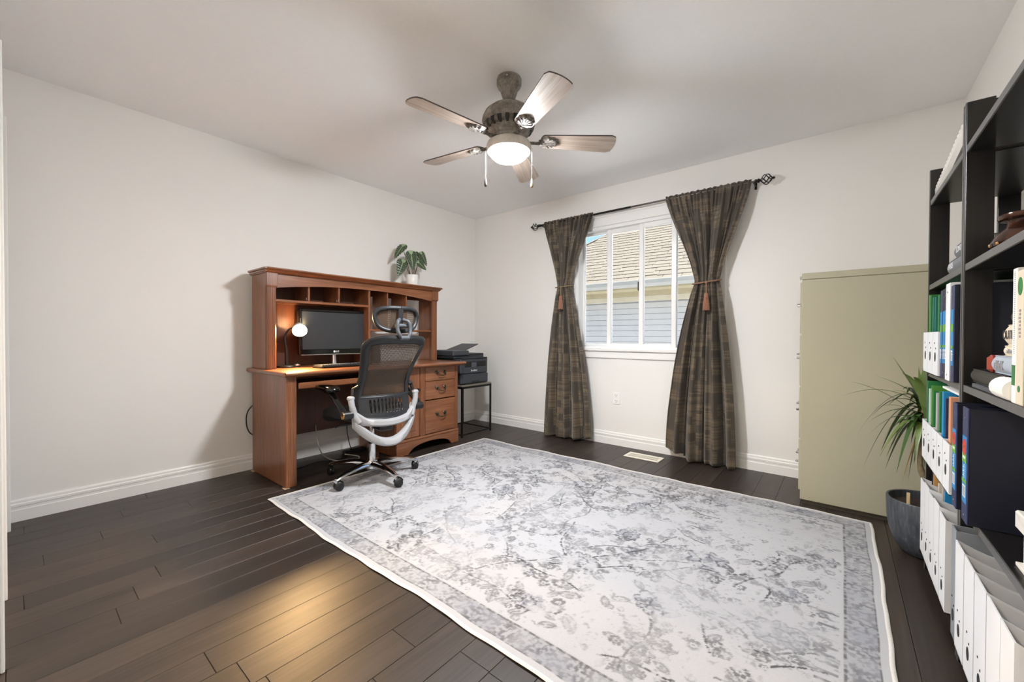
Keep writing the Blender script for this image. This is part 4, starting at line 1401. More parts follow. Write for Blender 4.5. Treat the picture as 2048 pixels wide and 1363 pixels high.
    for j in range(nv):
        for i in range(nu):
            u, v = (i + .5) / nu, (j + .5) / nv
            y = (2 * u - 1) * .178
            hole = False
            for k in range(10):
                yk = (k - 4.5) * .0245
                q = (v - .56 + abs(k - 4.5) * .008) / .30
                if abs(q) < 1 and abs(y - yk) < .0076 * (1 - q * q) ** .6 * (1.15 if q > 0 else .9):
                    hole = True
            if not hole:
                fs.append((j * (nu + 1) + i, j * (nu + 1) + i + 1, (j + 1) * (nu + 1) + i + 1, (j + 1) * (nu + 1) + i))
    o = part(t, 'slotted_shell', MB().add(vs, fs), 'chair_shell', 60)
    sd_ = o.modifiers.new('thickness', 'SOLIDIFY')
    sd_.thickness = .008
    sd_.offset = 0
    part(t, 'shell_lip', MB().tube([surf(y, .600 + .0 * y, -.014) for y in [(-.178 + .356 * i / 16) for i in range(17)]], .006, 6), 'chair_shell', 50)
    part(t, 'shell_lip', MB().tube([surf(y, .452 + .56 * y * y, -.012) for y in [(-.168 + .336 * i / 16) for i in range(17)]], .010, 6), 'chair_shell', 50)
    # --- grey yoke under the back with its crescent opening
    def yx(y, z): return -.262 + 1.5 * y * y + (z - .45) * .10
    ys = [-.222 + .444 * i / 40 for i in range(41)]
    def ztop(y): return .452 + .75 * y * y + max(0, abs(y) - .15) * .55
    def zout(y): return .272 + 2.1 * y * y + 14 * y ** 4
    def hole(y):
        a, b = .406 + .55 * y * y, .325 + 3.2 * y * y
        if b >= a:
            m_ = (ztop(y) + zout(y)) / 2
            return m_, m_
        return a, b
    for nm, f_up, f_dn in (('yoke', ztop, lambda y: hole(y)[0]), ('yoke_bow', lambda y: hole(y)[1], zout)):
        m = MB()
        vs, fs = [], []
        for y in ys:
            a, b = f_up(y), f_dn(y)
            for (zz, dx) in ((a, -.004), (a - (a - b) * .25, -.020), (b + (a - b) * .25, -.020), (b, -.004), (b, .026), (a, .026)):
                vs.append((yx(y, zz) + dx, y, zz))
        k6 = 6
        for i in range(len(ys) - 1):
            for k in range(k6):
                j = (k + 1) % k6
                fs.append((i * k6 + k, i * k6 + j, (i + 1) * k6 + j, (i + 1) * k6 + k))
        fs.append(tuple(range(k6)))
        fs.append(tuple(reversed(range((len(ys) - 1) * k6, len(ys) * k6))))
        m.add(vs, fs)
        part(t, nm, m, 'chair_frame', 50, 'pale grey curved yoke')
    for sg in (-1, 1):
        up_ = MB().tube(catmull([(yx(.19, .45), sg * .188, .445), (yx(.205, .5), sg * .215, .49), (-.195, sg * .234, .55), (-.188, sg * .240, .604)], 5), [.024] * 5 + [.021] * 5 + [.019] * 6, 12)
        superell(up_, (-.188, sg * .240, .604), (.020, .024, .016), .8, .8, 16, 8)
        part(t, 'yoke_arm', up_, 'chair_frame', 50)
        # arm pivot, arm and pad
        part(t, 'arm_pivot', MB().cyl((-.190, sg * .232, .500), (-.190, sg * .292, .500), .026, 18), 'black', 40)
        part(t, 'pivot_cap', MB().cyl((-.190, sg * .292, .500), (-.190, sg * .296, .500), .024, 18), 'gold' if sg > 0 else 'black', 40, 'tan round cap' if sg > 0 else None)
        part(t, 'arm', MB().tube(catmull([(-.192, sg * .275, .500), (-.12, sg * .278, .548), (-.04, sg * .280, .592), (.02, sg * .280, .622), (.10, sg * .280, .630)], 5), [.026] * 5 + [.024] * 5 + [.022] * 11, 10, flat=.7), 'black_gloss', 50)
        part(t, 'arm_pad', superell(MB(), (.085, sg * .280, .652), (.135, .047, .022), .6, .5, 30, 12, lambda p: Vector((p.x, p.y, p.z - .25 * (p.x - .085) ** 2))), 'black_gloss', 60)
        part(t, 'back_link', MB().tube([(-.20, sg * .19, .68), (-.17, sg * .215, .66), (-.18, sg * .225, .62)], .012, 8), 'black', 50)
    # --- headrest on its Y bracket
    def hs(y, z, off=0): return Vector((-.375 + (z - 1.10) * -.10 + 1.9 * y * y + off, y, z))
    loop = [(0, 1.190), (.07, 1.189), (.125, 1.178), (.150, 1.150), (.147, 1.110), (.125, 1.070), (.08, 1.048), (0, 1.040)]
    loop = loop + [(-y, z) for y, z in reversed(loop[1:-1])]
    P = catmull([hs(y, z) for y, z in loop] + [hs(*loop[0])], 4)
    part(t, 'headrest_frame', MB().tube(P, .019, 8, flat=.8), 'chair_shell', 60)
    hm = MB().grid(lambda u, v: hs((2 * u - 1) * .142 * (1 - .25 * abs(2 * v - 1) ** 3), 1.048 + .136 * v, .004), 20, 14)
    o = part(t, 'headrest_mesh', hm, 'mesh', 80)
    uv = o.data.uv_layers.new(name='UVMap')
    for lp in o.data.loops:
        co = o.data.vertices[lp.vertex_index].co
        uv.data[lp.index].uv = (co.y + .5, co.z)
    part(t, 'headrest_spine', MB().tube([hs(0, 1.185, -.012), hs(0, 1.12, -.014), hs(0, 1.09, -.016)], .017, 10, flat=.6), 'chair_shell', 50)
    br = MB()
    for sg in (-1, 1):
        br.tube(catmull([hs(sg * .012, 1.115, -.022), (-.425, sg * .040, 1.098), (-.432, sg * .046, 1.05), (-.440, sg * .038, 1.02), (-.440, sg * .022, .998)], 6), .0125, 8)
    br.cyl((-.405, -.045, 1.075), (-.405, .045, 1.075), .014, 12)
    br.tube([(-.440, -.03, .996), (-.440, .03, .996)], .015, 8)
    part(t, 'headrest_bracket', br, 'grey_soft', 50)
    t.location = (.87, -1.95, 0.0085)
    t.rotation_euler = (0, 0, R(175))
chair()

# ------------------------------------------------------------------ curtains
ROD_Z, ROD_Y = 2.176, -.088
def curtain(name, label, tops, tie, bots, ztie, seed, lift):
    """tops/tie/bots: (x0, x1) at rod, tie and hem"""
    rr = random.Random(seed)
    ph = [rr.uniform(0, 6.28) for _ in range(6)]
    Z1, Z0 = ROD_Z + .022, .016
    nu, nv = 190, 96
    zs = []
    for j in range(nv + 1):
        zs.append(Z0 + (Z1 - Z0) * (j / nv))
    def ext(z):
        if z >= ztie:
            k = (z - ztie) / (ROD_Z - ztie)
            k = min(1, k) ** 1.25
            k = k * .55 + .45 * math.sin(min(1, k) * PI / 2) ** 1.2
            return lerp(tie[0], tops[0], k), lerp(tie[1], tops[1], k)
        k = (ztie - z) / (ztie - Z0)
        k2 = 1 - (1 - k) ** 1.7
        return lerp(tie[0], bots[0], k2 ** .9), lerp(tie[1], bots[1], k2 ** .9)
    vs, uvs = [], []
    Wc = 1.15
    for j, z in enumerate(zs):
        x0, x1 = ext(z)
        cl = abs(z - ztie)
        if z > ztie:
            amp = interp(cl, [0, .08, .35, .6, .72], [.020, .026, .032, .022, .009])
        else:
            amp = interp(cl, [0, .08, .5, 1.0, 1.5], [.020, .028, .042, .052, .058])
        for i in range(nu + 1):
            u = i / nu
            f = math.sin(2 * PI * 3.6 * u + ph[0] + .35 * math.sin(z * 2 + ph[1])) * .75 + .35 * math.sin(2 * PI * 9 * u + ph[2] + z * .6) + .12 * math.sin(2 * PI * 17 * u + ph[3])
            if z > 1.95:                                # tight gathers at the rod pocket
                kk = (z - 1.95) / .22
                f = lerp(f, math.sin(2 * PI * 15 * u + ph[4]) * .8 + .5 * math.sin(2 * PI * 26 * u + ph[5]), min(1, kk))
            yy = ROD_Y - .006 + f * amp
            if z < ztie: yy -= .014 * min(1, cl / .4)
            if cl < .10: yy = lerp(ROD_Y - .012 + .034 * (math.cos((u - .5) * PI * 1.0) * -1 + .3) + f * .012, yy, cl / .10)
            xx = lerp(x0, x1, u) + .010 * math.cos(2 * PI * 3.6 * u + ph[0]) * (amp / .03)
            zz = z
            if j == nv: zz = z + .006 * math.sin(2 * PI * 15 * u + ph[4])
            kz = max(0, 1 - z / .5)
            zz += kz * lift(u)
            vs.append((xx, min(yy, -.022 if (WX0 - .1 < xx < WX1 + .1 and z > .8) else -.026), zz))
            uvs.append((u * Wc, z))
    fs = [(j * (nu + 1) + i, j * (nu + 1) + i + 1, (j + 1) * (nu + 1) + i + 1, (j + 1) * (nu + 1) + i) for j in range(nv) for i in range(nu)]
    mb = MB().add(vs, fs)
    loc = ((tie[0] + tie[1]) / 2, ROD_Y, 0)
    o = solo(name, mb, 'curtain', label, 'curtain', loc, smooth=80)
    uv = o.data.uv_layers.new(name='UVMap')
    arr = np.zeros(len(o.data.loops) * 2, dtype=np.float32)
    for lp in o.data.loops:
        arr[lp.index * 2], arr[lp.index * 2 + 1] = uvs[lp.vertex_index]
    uv.data.foreach_set('uv', arr)
    sm = o.modifiers.new('thickness', 'SOLIDIFY')
    sm.thickness = .002
    # rope tieback with tassel
    a, b = tie[0] - .012, tie[1] + .012
    xc = (a + b) / 2
    y0 = ROD_Y
    side = 'corner by the desk' if seed == 3 else 'side by the filing cabinet'
    r = thing('curtain_tieback', 'twisted rope tieback with tassel round the curtain on the ' + side, 'tieback', (xc, y0, ztie))
    rope = 'rope_gold' if seed == 3 else 'rope'
    hw = (b - a) / 2
    ring = []
    for i in range(33):
        th = 2 * PI * i / 32
        ring.append((xc + hw * math.cos(th), y0 - .012 - .044 * math.sin(th), ztie + .010 * math.cos(th) * (1 if seed != 3 else .3) - .006 * math.sin(th)))
    part(r, 'rope', MB().tube(ring, .0058, 8), rope, 60)
    kx = xc + (.01 if seed != 3 else -.005)
    ky = y0 - .062
    part(r, 'knot', superell(MB(), (kx, ky, ztie - .008), (.012, .010, .012), 1, 1, 12, 8), rope, 60)
    part(r, 'cord', MB().tube([(kx, ky, ztie - .012), (kx + .004, ky - .006, ztie - .05), (kx + .004, ky - .008, ztie - .10)], .005, 8), rope, 60)
    cx, cy, cz = kx + .004, ky - .010, ztie - .10
    part(r, 'tassel_head', MB().lathe([(0, .010), (.012, .006), (.017, -.006), (.016, -.018), (.019, -.024), (.016, -.030)], (cx, cy, cz), 18), 'tassel', 50)
    sk = MB()
    for i in range(22):
        th = 2 * PI * i / 22
        sk.tube([(cx + .013 * math.cos(th), cy + .013 * math.sin(th), cz - .026), (cx + .020 * math.cos(th), cy + .018 * math.sin(th), cz - .07), (cx + .023 * math.cos(th), cy + .020 * math.sin(th), cz - .125 - rr.uniform(0, .006))], .0034, 5)
    sk.lathe([(.011, -.026), (.017, -.07), (.019, -.12)], (cx, cy, cz), 14)
    o = part(r, 'fringe', sk, 'tassel', 60)
    o['kind'] = 'stuff'
curtain('curtain', 'brown woven curtain panel tied back near the corner with the desk', (1.088, 1.650), (1.250, 1.420), (1.090, 1.655), 1.515, 3, lambda u: .035 * max(0, (u - .55) / .45) ** 1.5)
curtain('curtain', 'brown woven curtain panel tied back near the filing cabinet', (2.325, 2.958), (2.562, 2.748), (2.335, 2.872), 1.455, 8, lambda u: .10 * max(0, (.42 - u) / .42) ** 1.3)

def curtain_rod():
    t = thing('curtain_rod', 'black iron curtain rod with twisted cage finials above the window', 'curtain rod', (2.0, 0, ROD_Z))
    xa, xb = 1.02, 3.00
    part(t, 'rod', MB().cyl((xa, ROD_Y, ROD_Z), (2.02, ROD_Y, ROD_Z), .0095, 14), 'iron', 40)
    part(t, 'inner_rod', MB().cyl((2.0, ROD_Y, ROD_Z), (xb, ROD_Y, ROD_Z), .0075, 14), 'rod_silver', 40)
    for x, sg in ((xa, -1), (xb, 1)):
        f = MB()
        f.lathe([(0, -.02), (.013, -.02), (.015, -.012), (.011, -.004), (.016, .002), (.016, .008), (.009, .014), (.009, .022), (0, .022)], n=14, M=Matrix.Translation((x, ROD_Y, ROD_Z)) @ Matrix.Rotation(R(90) * sg, 4, 'Y'))
        for k in range(5):
            pts = []
            for i in range(15):
                s = i / 14
                rr_ = .034 * math.sin(PI * s) ** .85 + .003
                th = 2 * PI * k / 5 + s * R(150) * sg
                pts.append((x + sg * (.018 + .072 * s), ROD_Y + rr_ * math.cos(th), ROD_Z + rr_ * math.sin(th)))
            f.tube(pts, .0036, 6)
        superell(f, (x + sg * .098, ROD_Y, ROD_Z), (.011, .009, .009), 1, 1, 12, 8)
        part(t, 'finial', f, 'iron', 60)
    for x in (1.06, 2.975):
        part(t, 'bracket', MB().box(x - .008, x + .008, -.004, 0, ROD_Z - .035, ROD_Z + .02).tube([(x, 0, ROD_Z - .012), (x, ROD_Y * .6, ROD_Z - .014), (x, ROD_Y, ROD_Z - .010)], .005, 8), 'iron', 40)
curtain_rod()

# ------------------------------------------------------------------ ceiling fan
def fan():
    cx, cy = 2.049, -1.839
    t = thing('ceiling_fan', 'antique grey five-blade ceiling fan with a lit glass bowl and pull chains', 'ceiling fan', (cx, cy, H))
    L = lambda prof, n=40: MB().lathe(prof, (cx, cy, 0), n)
    part(t, 'canopy', L([(0, 2.44), (.066, 2.44), (.069, 2.432), (.068, 2.405), (.062, 2.392), (.052, 2.384), (.046, 2.366), (.036, 2.335), (.026, 2.315), (.018, 2.305), (0, 2.305)]), 'fan', 35)
    for a in (R(-60), R(150)):
        part(t, 'canopy_screw', superell(MB(), (cx + .069 * math.cos(a), cy + .069 * math.sin(a), 2.418), (.006, .006, .005), 1, 1, 10, 6), 'silver', 60)
    part(t, 'downrod', L([(0, 2.312), (.013, 2.312), (.013, 2.285), (.024, 2.280), (0, 2.280)], 20), 'black_matte', 35)
    part(t, 'motor_housing', L([(0, 2.286), (.03, 2.288), (.070, 2.282), (.108, 2.268), (.134, 2.246), (.146, 2.222), (.149, 2.205), (.143, 2.198), (.146, 2.192), (.140, 2.186), (.118, 2.150), (.105, 2.132), (.09, 2.118), (0, 2.118)]), 'fan', 35)
    # pierced band: dark slots between carved ribs
    for k in range(20):
        a = 2 * PI * k / 20
        m = MB()
        Mx = Matrix.Translation((cx, cy, 0)) @ Matrix.Rotation(a, 4, 'Z')
        m.add([(.1415, -.011, 2.180), (.1415, .011, 2.180), (.1215, .007, 2.148), (.1215, -.007, 2.148), (.134, -.011, 2.180), (.134, .011, 2.180), (.114, .007, 2.148), (.114, -.007, 2.148)],
              [(0, 1, 2, 3), (7, 6, 5, 4), (0, 4, 5, 1), (1, 5, 6, 2), (2, 6, 7, 3), (3, 7, 4, 0)], Mx)
        part(t, 'vent_slot', m, 'ink')
        part(t, 'carved_leaf', superell(MB(), (0, 0, 0), (.006, .011, .014), .8, .8, 10, 6, lambda p: Mx @ Matrix.Rotation(R(9), 4, 'Z') @ Vector((p.x + .131 + (p.z) * .5, p.y, p.z + 2.163))), 'fan_light', 60)
    part(t, 'flywheel', L([(0, 2.120), (.088, 2.120), (.094, 2.112), (.094, 2.098), (.086, 2.092), (0, 2.092)]), 'fan', 35)
    part(t, 'light_fitter', L([(0, 2.098), (.060, 2.098), (.098, 2.094), (.118, 2.082), (.125, 2.066), (.124, 2.048), (.118, 2.036), (.104, 2.034), (.101, 2.048), (0, 2.048)]), 'fitter', 35)
    part(t, 'glass_bowl', L([(.103, 2.042), (.104, 2.032), (.098, 2.016), (.083, 2.002), (.058, 1.991), (.030, 1.985), (0, 1.983)]), 'bowl', 60)
    # blades
    for k in range(5):
        a = R(-100.7 + 72 * k)
        Mx = Matrix.Translation((cx, cy, 2.104)) @ Matrix.Rotation(a, 4, 'Z')
        Bx = Mx @ Matrix.Rotation(R(-12), 4, 'X')
        out = []
        r0, r1 = .175, .600
        for i in range(9):                     # rounded root
            th = R(270 - 180 * i / 8)
            out.append((r0 + .022 + .022 * math.cos(th), .050 * math.sin(th)))
        for i in range(13):                    # rounded tip with a shallow arc
            s = i / 12
            v = .069 * (1 - 2 * s)
            q = abs(1 - 2 * s)
            out.append((r1 - .016 * q ** 2 - (.02 * ((q - .8) / .2) ** 2 if q > .8 else 0), v))
        m = MB()
        n = len(out)
        vs = [(u, v, -.0032) for u, v in out] + [(u, v, .0032) for u, v in out]
        m.add([Bx @ Vector(q) for q in vs], [tuple(range(n)), tuple(reversed(range(n, 2 * n)))])
        e = MB()
        vs2 = [(u, v, -.0032) for u, v in out] + [(u, v, .0032) for u, v in out]
        e.add([Bx @ Vector((u * 1.0 + (u - .4) * .003, v * 1.012, z)) for u, v, z in vs2], [(i, (i + 1) % n, n + (i + 1) % n, n + i) for i in range(n)])
        # blade mesh lives in its own rotated frame so that the grain follows the blade
        me = MB().add(vs, [tuple(range(n)), tuple(reversed(range(n, 2 * n)))]).mesh('blade', 'blade', (0, 0, 0), None, False)
        b = link('blade', me, t)
        b.matrix_local = Matrix.Translation((-cx, -cy, -H)) @ Bx
        em = MB().add([(u, v * 1.004, z) for u, v, z in vs2], [(i, (i + 1) % n, n + (i + 1) % n, n + i) for i in range(n)]).mesh('edge_band', 'blade_edge', (0, 0, 0), None)
        link('edge_band', em, b)
        # ornate iron: arm and scalloped shell plate under the blade
        iron = MB()
        iron.tube([Mx @ Vector((.075, 0, 0.0)), Mx @ Vector((.115, 0, -.012)), Mx @ Vector((.155, 0, -.012)), Mx @ Vector((.185, 0, -.010))], [.014, .012, .012, .016], 8, flat=.6)
        sc = []
        for i in range(44):
            th = 2 * PI * i / 44
            q = 1 + .09 * math.cos(th * 11)
            sc.append((.222 + .056 * q * math.cos(th), .045 * q * math.sin(th)))
        vs = [Bx @ Vector((u, v, -.0036)) for u, v in sc] + [Bx @ Vector((.222 + (u - .222) * .82, v * .82, -.0125)) for u, v in sc] + [Bx @ Vector((.215, 0, -.011))]
        N = 44
        iron.add(vs, [(i, (i + 1) % N, N + (i + 1) % N, N + i) for i in range(N)] + [(N + i, N + (i + 1) % N, 2 * N) for i in range(N)])
        for i in range(7):
            th = R(-66 + 22 * i)
            iron.tube([Bx @ Vector((.196, 0, -.012)), Bx @ Vector((.196 + .066 * math.cos(th), .040 * math.sin(th), -.0125))], [.004, .0065], 6)
        superell(iron, (0, 0, 0), (.012, .010, .006), 1, 1, 10, 6, lambda p: Bx @ Vector((p.x + .200, p.y, p.z - .014)))
        part(t, 'blade_iron', iron, 'fan_light', 50)
    # pull chains hang from the fitter
    for a, ln in ((R(-141), .185), (R(38.5), .190)):
        x, y = cx + .128 * math.cos(a), cy + .128 * math.sin(a)
        ch = part(t, 'pull_chain', MB().cyl((x, y, 2.06), (x, y, 2.03 - ln + .05), .0010, 6), 'chain', 60)
        part(ch, 'fob', MB().lathe([(0, .052), (.003, .050), (.007, .026), (.0085, .012), (.006, .003), (0, 0)], (x, y, 2.03 - ln), 14), 'fob_dark' if ln < .187 else 'fob_wood', 50)
fan()

# ------------------------------------------------------------------ filing cabinet
def cabinet():
    x0, x1, y0, y1, h = 3.302, 3.985, -.530, -.072, 1.408
    t = thing('filing_cabinet', 'tall olive beige metal filing cabinet with its plain side showing', 'cabinet', ((x0 + x1) / 2, (y0 + y1) / 2, 0))
    part(t, 'body', MB().box(x0, x1, y0, y1, .022, 1.368, .003), 'cabinet')
    part(t, 'top', MB().box(x0 - .001, x1 + .001, y0 - .001, y1 + .001, 1.3695, h, .003), 'cabinet')
    part(t, 'base', MB().box(x0 + .012, x1 - .01, y0 + .012, y1 - .01, 0, .022), 'cabinet_d')
    for i in range(4):
        z0 = .075 + i * .322
        d = part(t, 'drawer', MB().box(x0 - .010, x0 + .002, y0 + .018, y1 - .018, z0, z0 + .314, .003), 'cabinet')
        yc = (y0 + y1) / 2
        part(d, 'handle', MB().tube([(x0 - .009, yc - .06, z0 + .19), (x0 - .030, yc - .05, z0 + .19), (x0 - .030, yc + .05, z0 + .19), (x0 - .009, yc + .06, z0 + .19)], .006, 8), 'chrome', 40, 'chrome drawer handle')
        part(d, 'thumb_latch', MB().box(x0 - .026, x0 - .008, y0 + .03, y0 + .055, z0 + .165, z0 + .178, .003), 'chrome')
    part(t, 'lock', MB().cyl((x0 - .002, y0 + .045, 1.385), (x0 - .014, y0 + .045, 1.385), .010, 14), 'chrome', 40)
cabinet()

# ------------------------------------------------------------------ dracaena in a slate pot
def dracaena():
    x, y = 3.812, -.885
    t = thing('potted_dracaena', 'spiky dracaena plant in a round slate grey pot beside the filing cabinet', 'plant', (x, y, 0))
    part(t, 'pot', MB().lathe([(0, .001), (.082, .001), (.094, .010), (.118, .055), (.134, .11), (.142, .17), (.144, .252), (.141, .256), (.134, .254), (.131, .215), (0, .215)], (x, y, 0), 48), 'pot', 40)
    part(t, 'soil', MB().lathe([(0, .228), (.06, .226), (.131, .222), (.131, .214), (0, .214)], (x, y, 0), 32), 'soil')
    part(t, 'plant_stake', MB().box(x - .098 + .02, x - .086 + .02, y - .088, y - .085, .20, .30, .001, ), 'stick')
    crown = Vector((3.803, -.858, .70))
    part(t, 'stem', MB().tube(catmull([(x + .025, y - .005, .215), (x + .01, y + .0, .30), (x - .022, y + .01, .40), (x - .018, y + .02, .52), crown], 8), [.013] * 16 + [.011] * 17, 10), 'stem', 60)
    part(t, 'stem', MB().tube(catmull([(x + .045, y + .02, .215), (x + .03, y + .02, .33), (x + .012, y + .025, .46), crown + Vector((.01, .01, -.09))], 8), [.009] * 25, 8), 'stem', 60)
    rg = random.Random(21)
    # (tip, bow height, width, tone)
    spec = [((3.530, -.82, .787), .075, .012, 0), ((3.497, -.80, .704), .125, .009, 0), ((3.560, -.84, .52), .20, .012, 0), ((3.584, -.80, .335), .25, .011, 0),
            ((3.692, -.80, .925), .0, .014, 1), ((3.812, -.82, .945), .0, .018, 1), ((3.775, -.90, .88), .0, .012, 1), ((3.752, -.84, .33), .14, .014, 1),
            ((3.672, -.78, .345), .22, .017, 0), ((3.600, -.92, .60), .10, .010, 0), ((3.64, -.95, .44), .17, .013, 1), ((3.70, -.96, .38), .17, .013, 0),
            ((3.66, -.70, .42), .16, .012, 0), ((3.71, -.66, .55), .10, .011, 0), ((3.70, -.68, .74), .06, .010, 1), ((3.76, -.98, .46), .12, .014, 1),
            ((3.84, -.99, .60), .10, .014, 0), ((3.90, -.95, .74), .07, .013, 0), ((3.94, -.88, .60), .12, .013, 1), ((3.95, -.80, .80), .05, .012, 0),
            ((3.90, -.74, .90), .01, .013, 1), ((3.85, -.70, .52), .14, .012, 0), ((3.93, -.72, .58), .12, .012, 1), ((3.80, -.66, .66), .09, .012, 0),
            ((3.72, -.90, .30), .13, .007, 2), ((3.70, -.78, .52), .09, .009, 0), ((3.745, -.93, .58), .08, .012, 1), ((3.69, -.88, .49), .14, .015, 0),
            ((3.62, -.86, .66), .11, .008, 0), ((3.73, -.80, .44), .15, .012, 0), ((3.63, -.74, .82), .03, .008, 0), ((3.775, -.80, .40), .12, .014, 0), ((3.82, -.93, .42), .12, .013, 1), ((3.87, -.84, .40), .14, .012, 0)]
    for i in range(22):
        a = rg.uniform(R(95), R(330))
        ln = rg.uniform(.10, .21)
        tx, ty = crown.x + math.cos(a) * ln, crown.y + math.sin(a) * ln * .7
        ty = max(-1.015, min(-.60, ty))
        spec.append(((tx, ty, rg.uniform(.34, .86)), rg.uniform(.06, .20), rg.uniform(.011, .016), rg.choice([0, 0, 1])))
    for i, (tip, bow, wd, tone) in enumerate(spec):
        wd *= 1.2
        T = Vector(tip)
        st = crown + Vector((rg.uniform(-.008, .008), rg.uniform(-.008, .008), rg.uniform(-.13, .02) if bow > .05 else rg.uniform(-.02, .03)))
        mid = lerp(st, T, .42) + Vector((0, 0, bow))
        n = 16
        vs, prev = [], None
        hz = (T - st)
        side = Vector((-hz.y, hz.x, 0))
        side = side.normalized() if side.length > 1e-4 else Vector((1, 0, 0))
        for j in range(n + 1):
            s = j / n
            q = st * (1 - s) ** 2 + mid * 2 * s * (1 - s) + T * s * s
            w_ = wd * min(1, .45 + 2.2 * s) * max(.02, (1 - s ** 2.4))
            tw = side * math.cos(.4 * s) + Vector((0, 0, 1)) * math.sin(.4 * s) * .5
            vs += [q - tw * w_, q + Vector((0, 0, -.25 * w_)), q + tw * w_]
        fs = []
        for j in range(n):
            for k in (0, 1):
                fs.append((j * 3 + k, j * 3 + k + 1, (j + 1) * 3 + k + 1, (j + 1) * 3 + k))
        part(t, 'leaf', MB().add(vs, fs), ('leaf', 'leaf_y', 'leaf_b')[tone], 80)
dracaena()

# ------------------------------------------------------------------ bookcases
BX0, BX1 = 3.786, 4.040
SH = [0.072, .478, .850, 1.224, 1.590]      # tops are +.022
ST = .022
def bookcase(label, y0, y1):
    """y0 is the far end, y1 the near end"""
    t = thing('bookcase', label, 'bookcase', ((BX0 + BX1) / 2, (y0 + y1) / 2, 0), 'black open bookcases')
    for y in (y0, y1 + .018):
        for xa, xb in ((BX0, BX0 + .060), (BX1 - .060, BX1)):
            o = part(t, 'upright', MB().box(xa, xb, y - .018, y, 0, 1.745, .0015), 'shelf')
            if xa == BX0:
                part(o, 'edge_strip', MB().box(BX0 - .0012, BX0 + .0005, y - .0165, y - .0015, .001, 1.744), 'steel_edge')
        part(t, 'end_rail', MB().box(BX0 + .060, BX1 - .060, y - .016, y - .002, 1.680, 1.738, .001), 'shelf')
    for z in SH:
        o = part(t, 'shelf', MB().box(BX0 + .003, BX1 - .004, y1 + .018, y0 - .018, z, z + ST, .0012), 'shelf')
        part(o, 'edge_strip', MB().box(BX0 + .0015, BX0 + .0035, y1 + .019, y0 - .019, z + .001, z + ST - .001), 'steel_edge')
    return t
B1F, B1N = -1.046, -1.697
B2F, B2N = -1.702, -2.353
bookcase('black open bookcase beside the potted plant', B1F, B1N)
bookcase('black open bookcase holding the vase and upright paperbacks', B2F, B2N)

def holder(y0, y1, z, hf, hb, d, xf, label, group, mat='white', name='magazine_holder', rake=.0):
    """open-topped file box, low front towards the room"""
    t = thing(name, label, 'magazine file', (xf + d / 2, (y0 + y1) / 2, z), group)
    w = .003
    b = MB()
    b.box(xf, xf + w, y0, y1, z, z + hf)
    b.box(xf + d - w, xf + d, y0, y1, z, z + hb)
    b.box(xf, xf + d, y0, y1, z, z + w)
    pts = []
    for i in range(13):
        s = i / 12
        pts.append((xf + w + (d - 2 * w) * s, z + hf + (hb - hf) * s ** 1.7 - rake * math.sin(PI * s)))
    lo = [(u, z) for u, v in pts]
    for ya in (y0, y1 - w):
        b.strip((pts, lo), lambda u, v, s_: (u, s_, v), (ya, ya + w))
    part(t, 'body', b, mat)
    yc = (y0 + y1) / 2
    hole = MB().lathe([(0, 0), (.012, 0), (.012, .001), (0, .001)], n=16, sx=1.5, sy=1.0, M=Matrix.Translation((xf - .0012, yc, z + .072)) @ Matrix.Rotation(R(90), 4, 'Y'))
    part(t, 'finger_hole', hole, 'ink', label='dark finger hole')
    for dz in (.105, .125):
        dots = MB().lathe([(0, 0), (.0032, 0), (.0032, .001), (0, .001)], n=8, M=Matrix.Translation((xf - .0012, yc + (.012 if dz > .11 else -.012), z + dz)) @ Matrix.Rotation(R(90), 4, 'Y'))
        part(t, 'rivet_hole', dots, 'ink')
    return t

def sheet(y, th, z, h, d, xf, mat, name, label, cat, group=None, tilt=0.0):
    """folder or thin upright thing"""
    Mx = Matrix.Translation((xf, y, z)) @ Matrix.Rotation(R(tilt), 4, 'X') @ Matrix.Translation((-xf, -y, -z))
    return solo(name, MB().box(xf, xf + d, y - th / 2, y + th / 2, z, z + h, .001, Mx), mat, label, cat, (xf + d / 2, y, z), group)

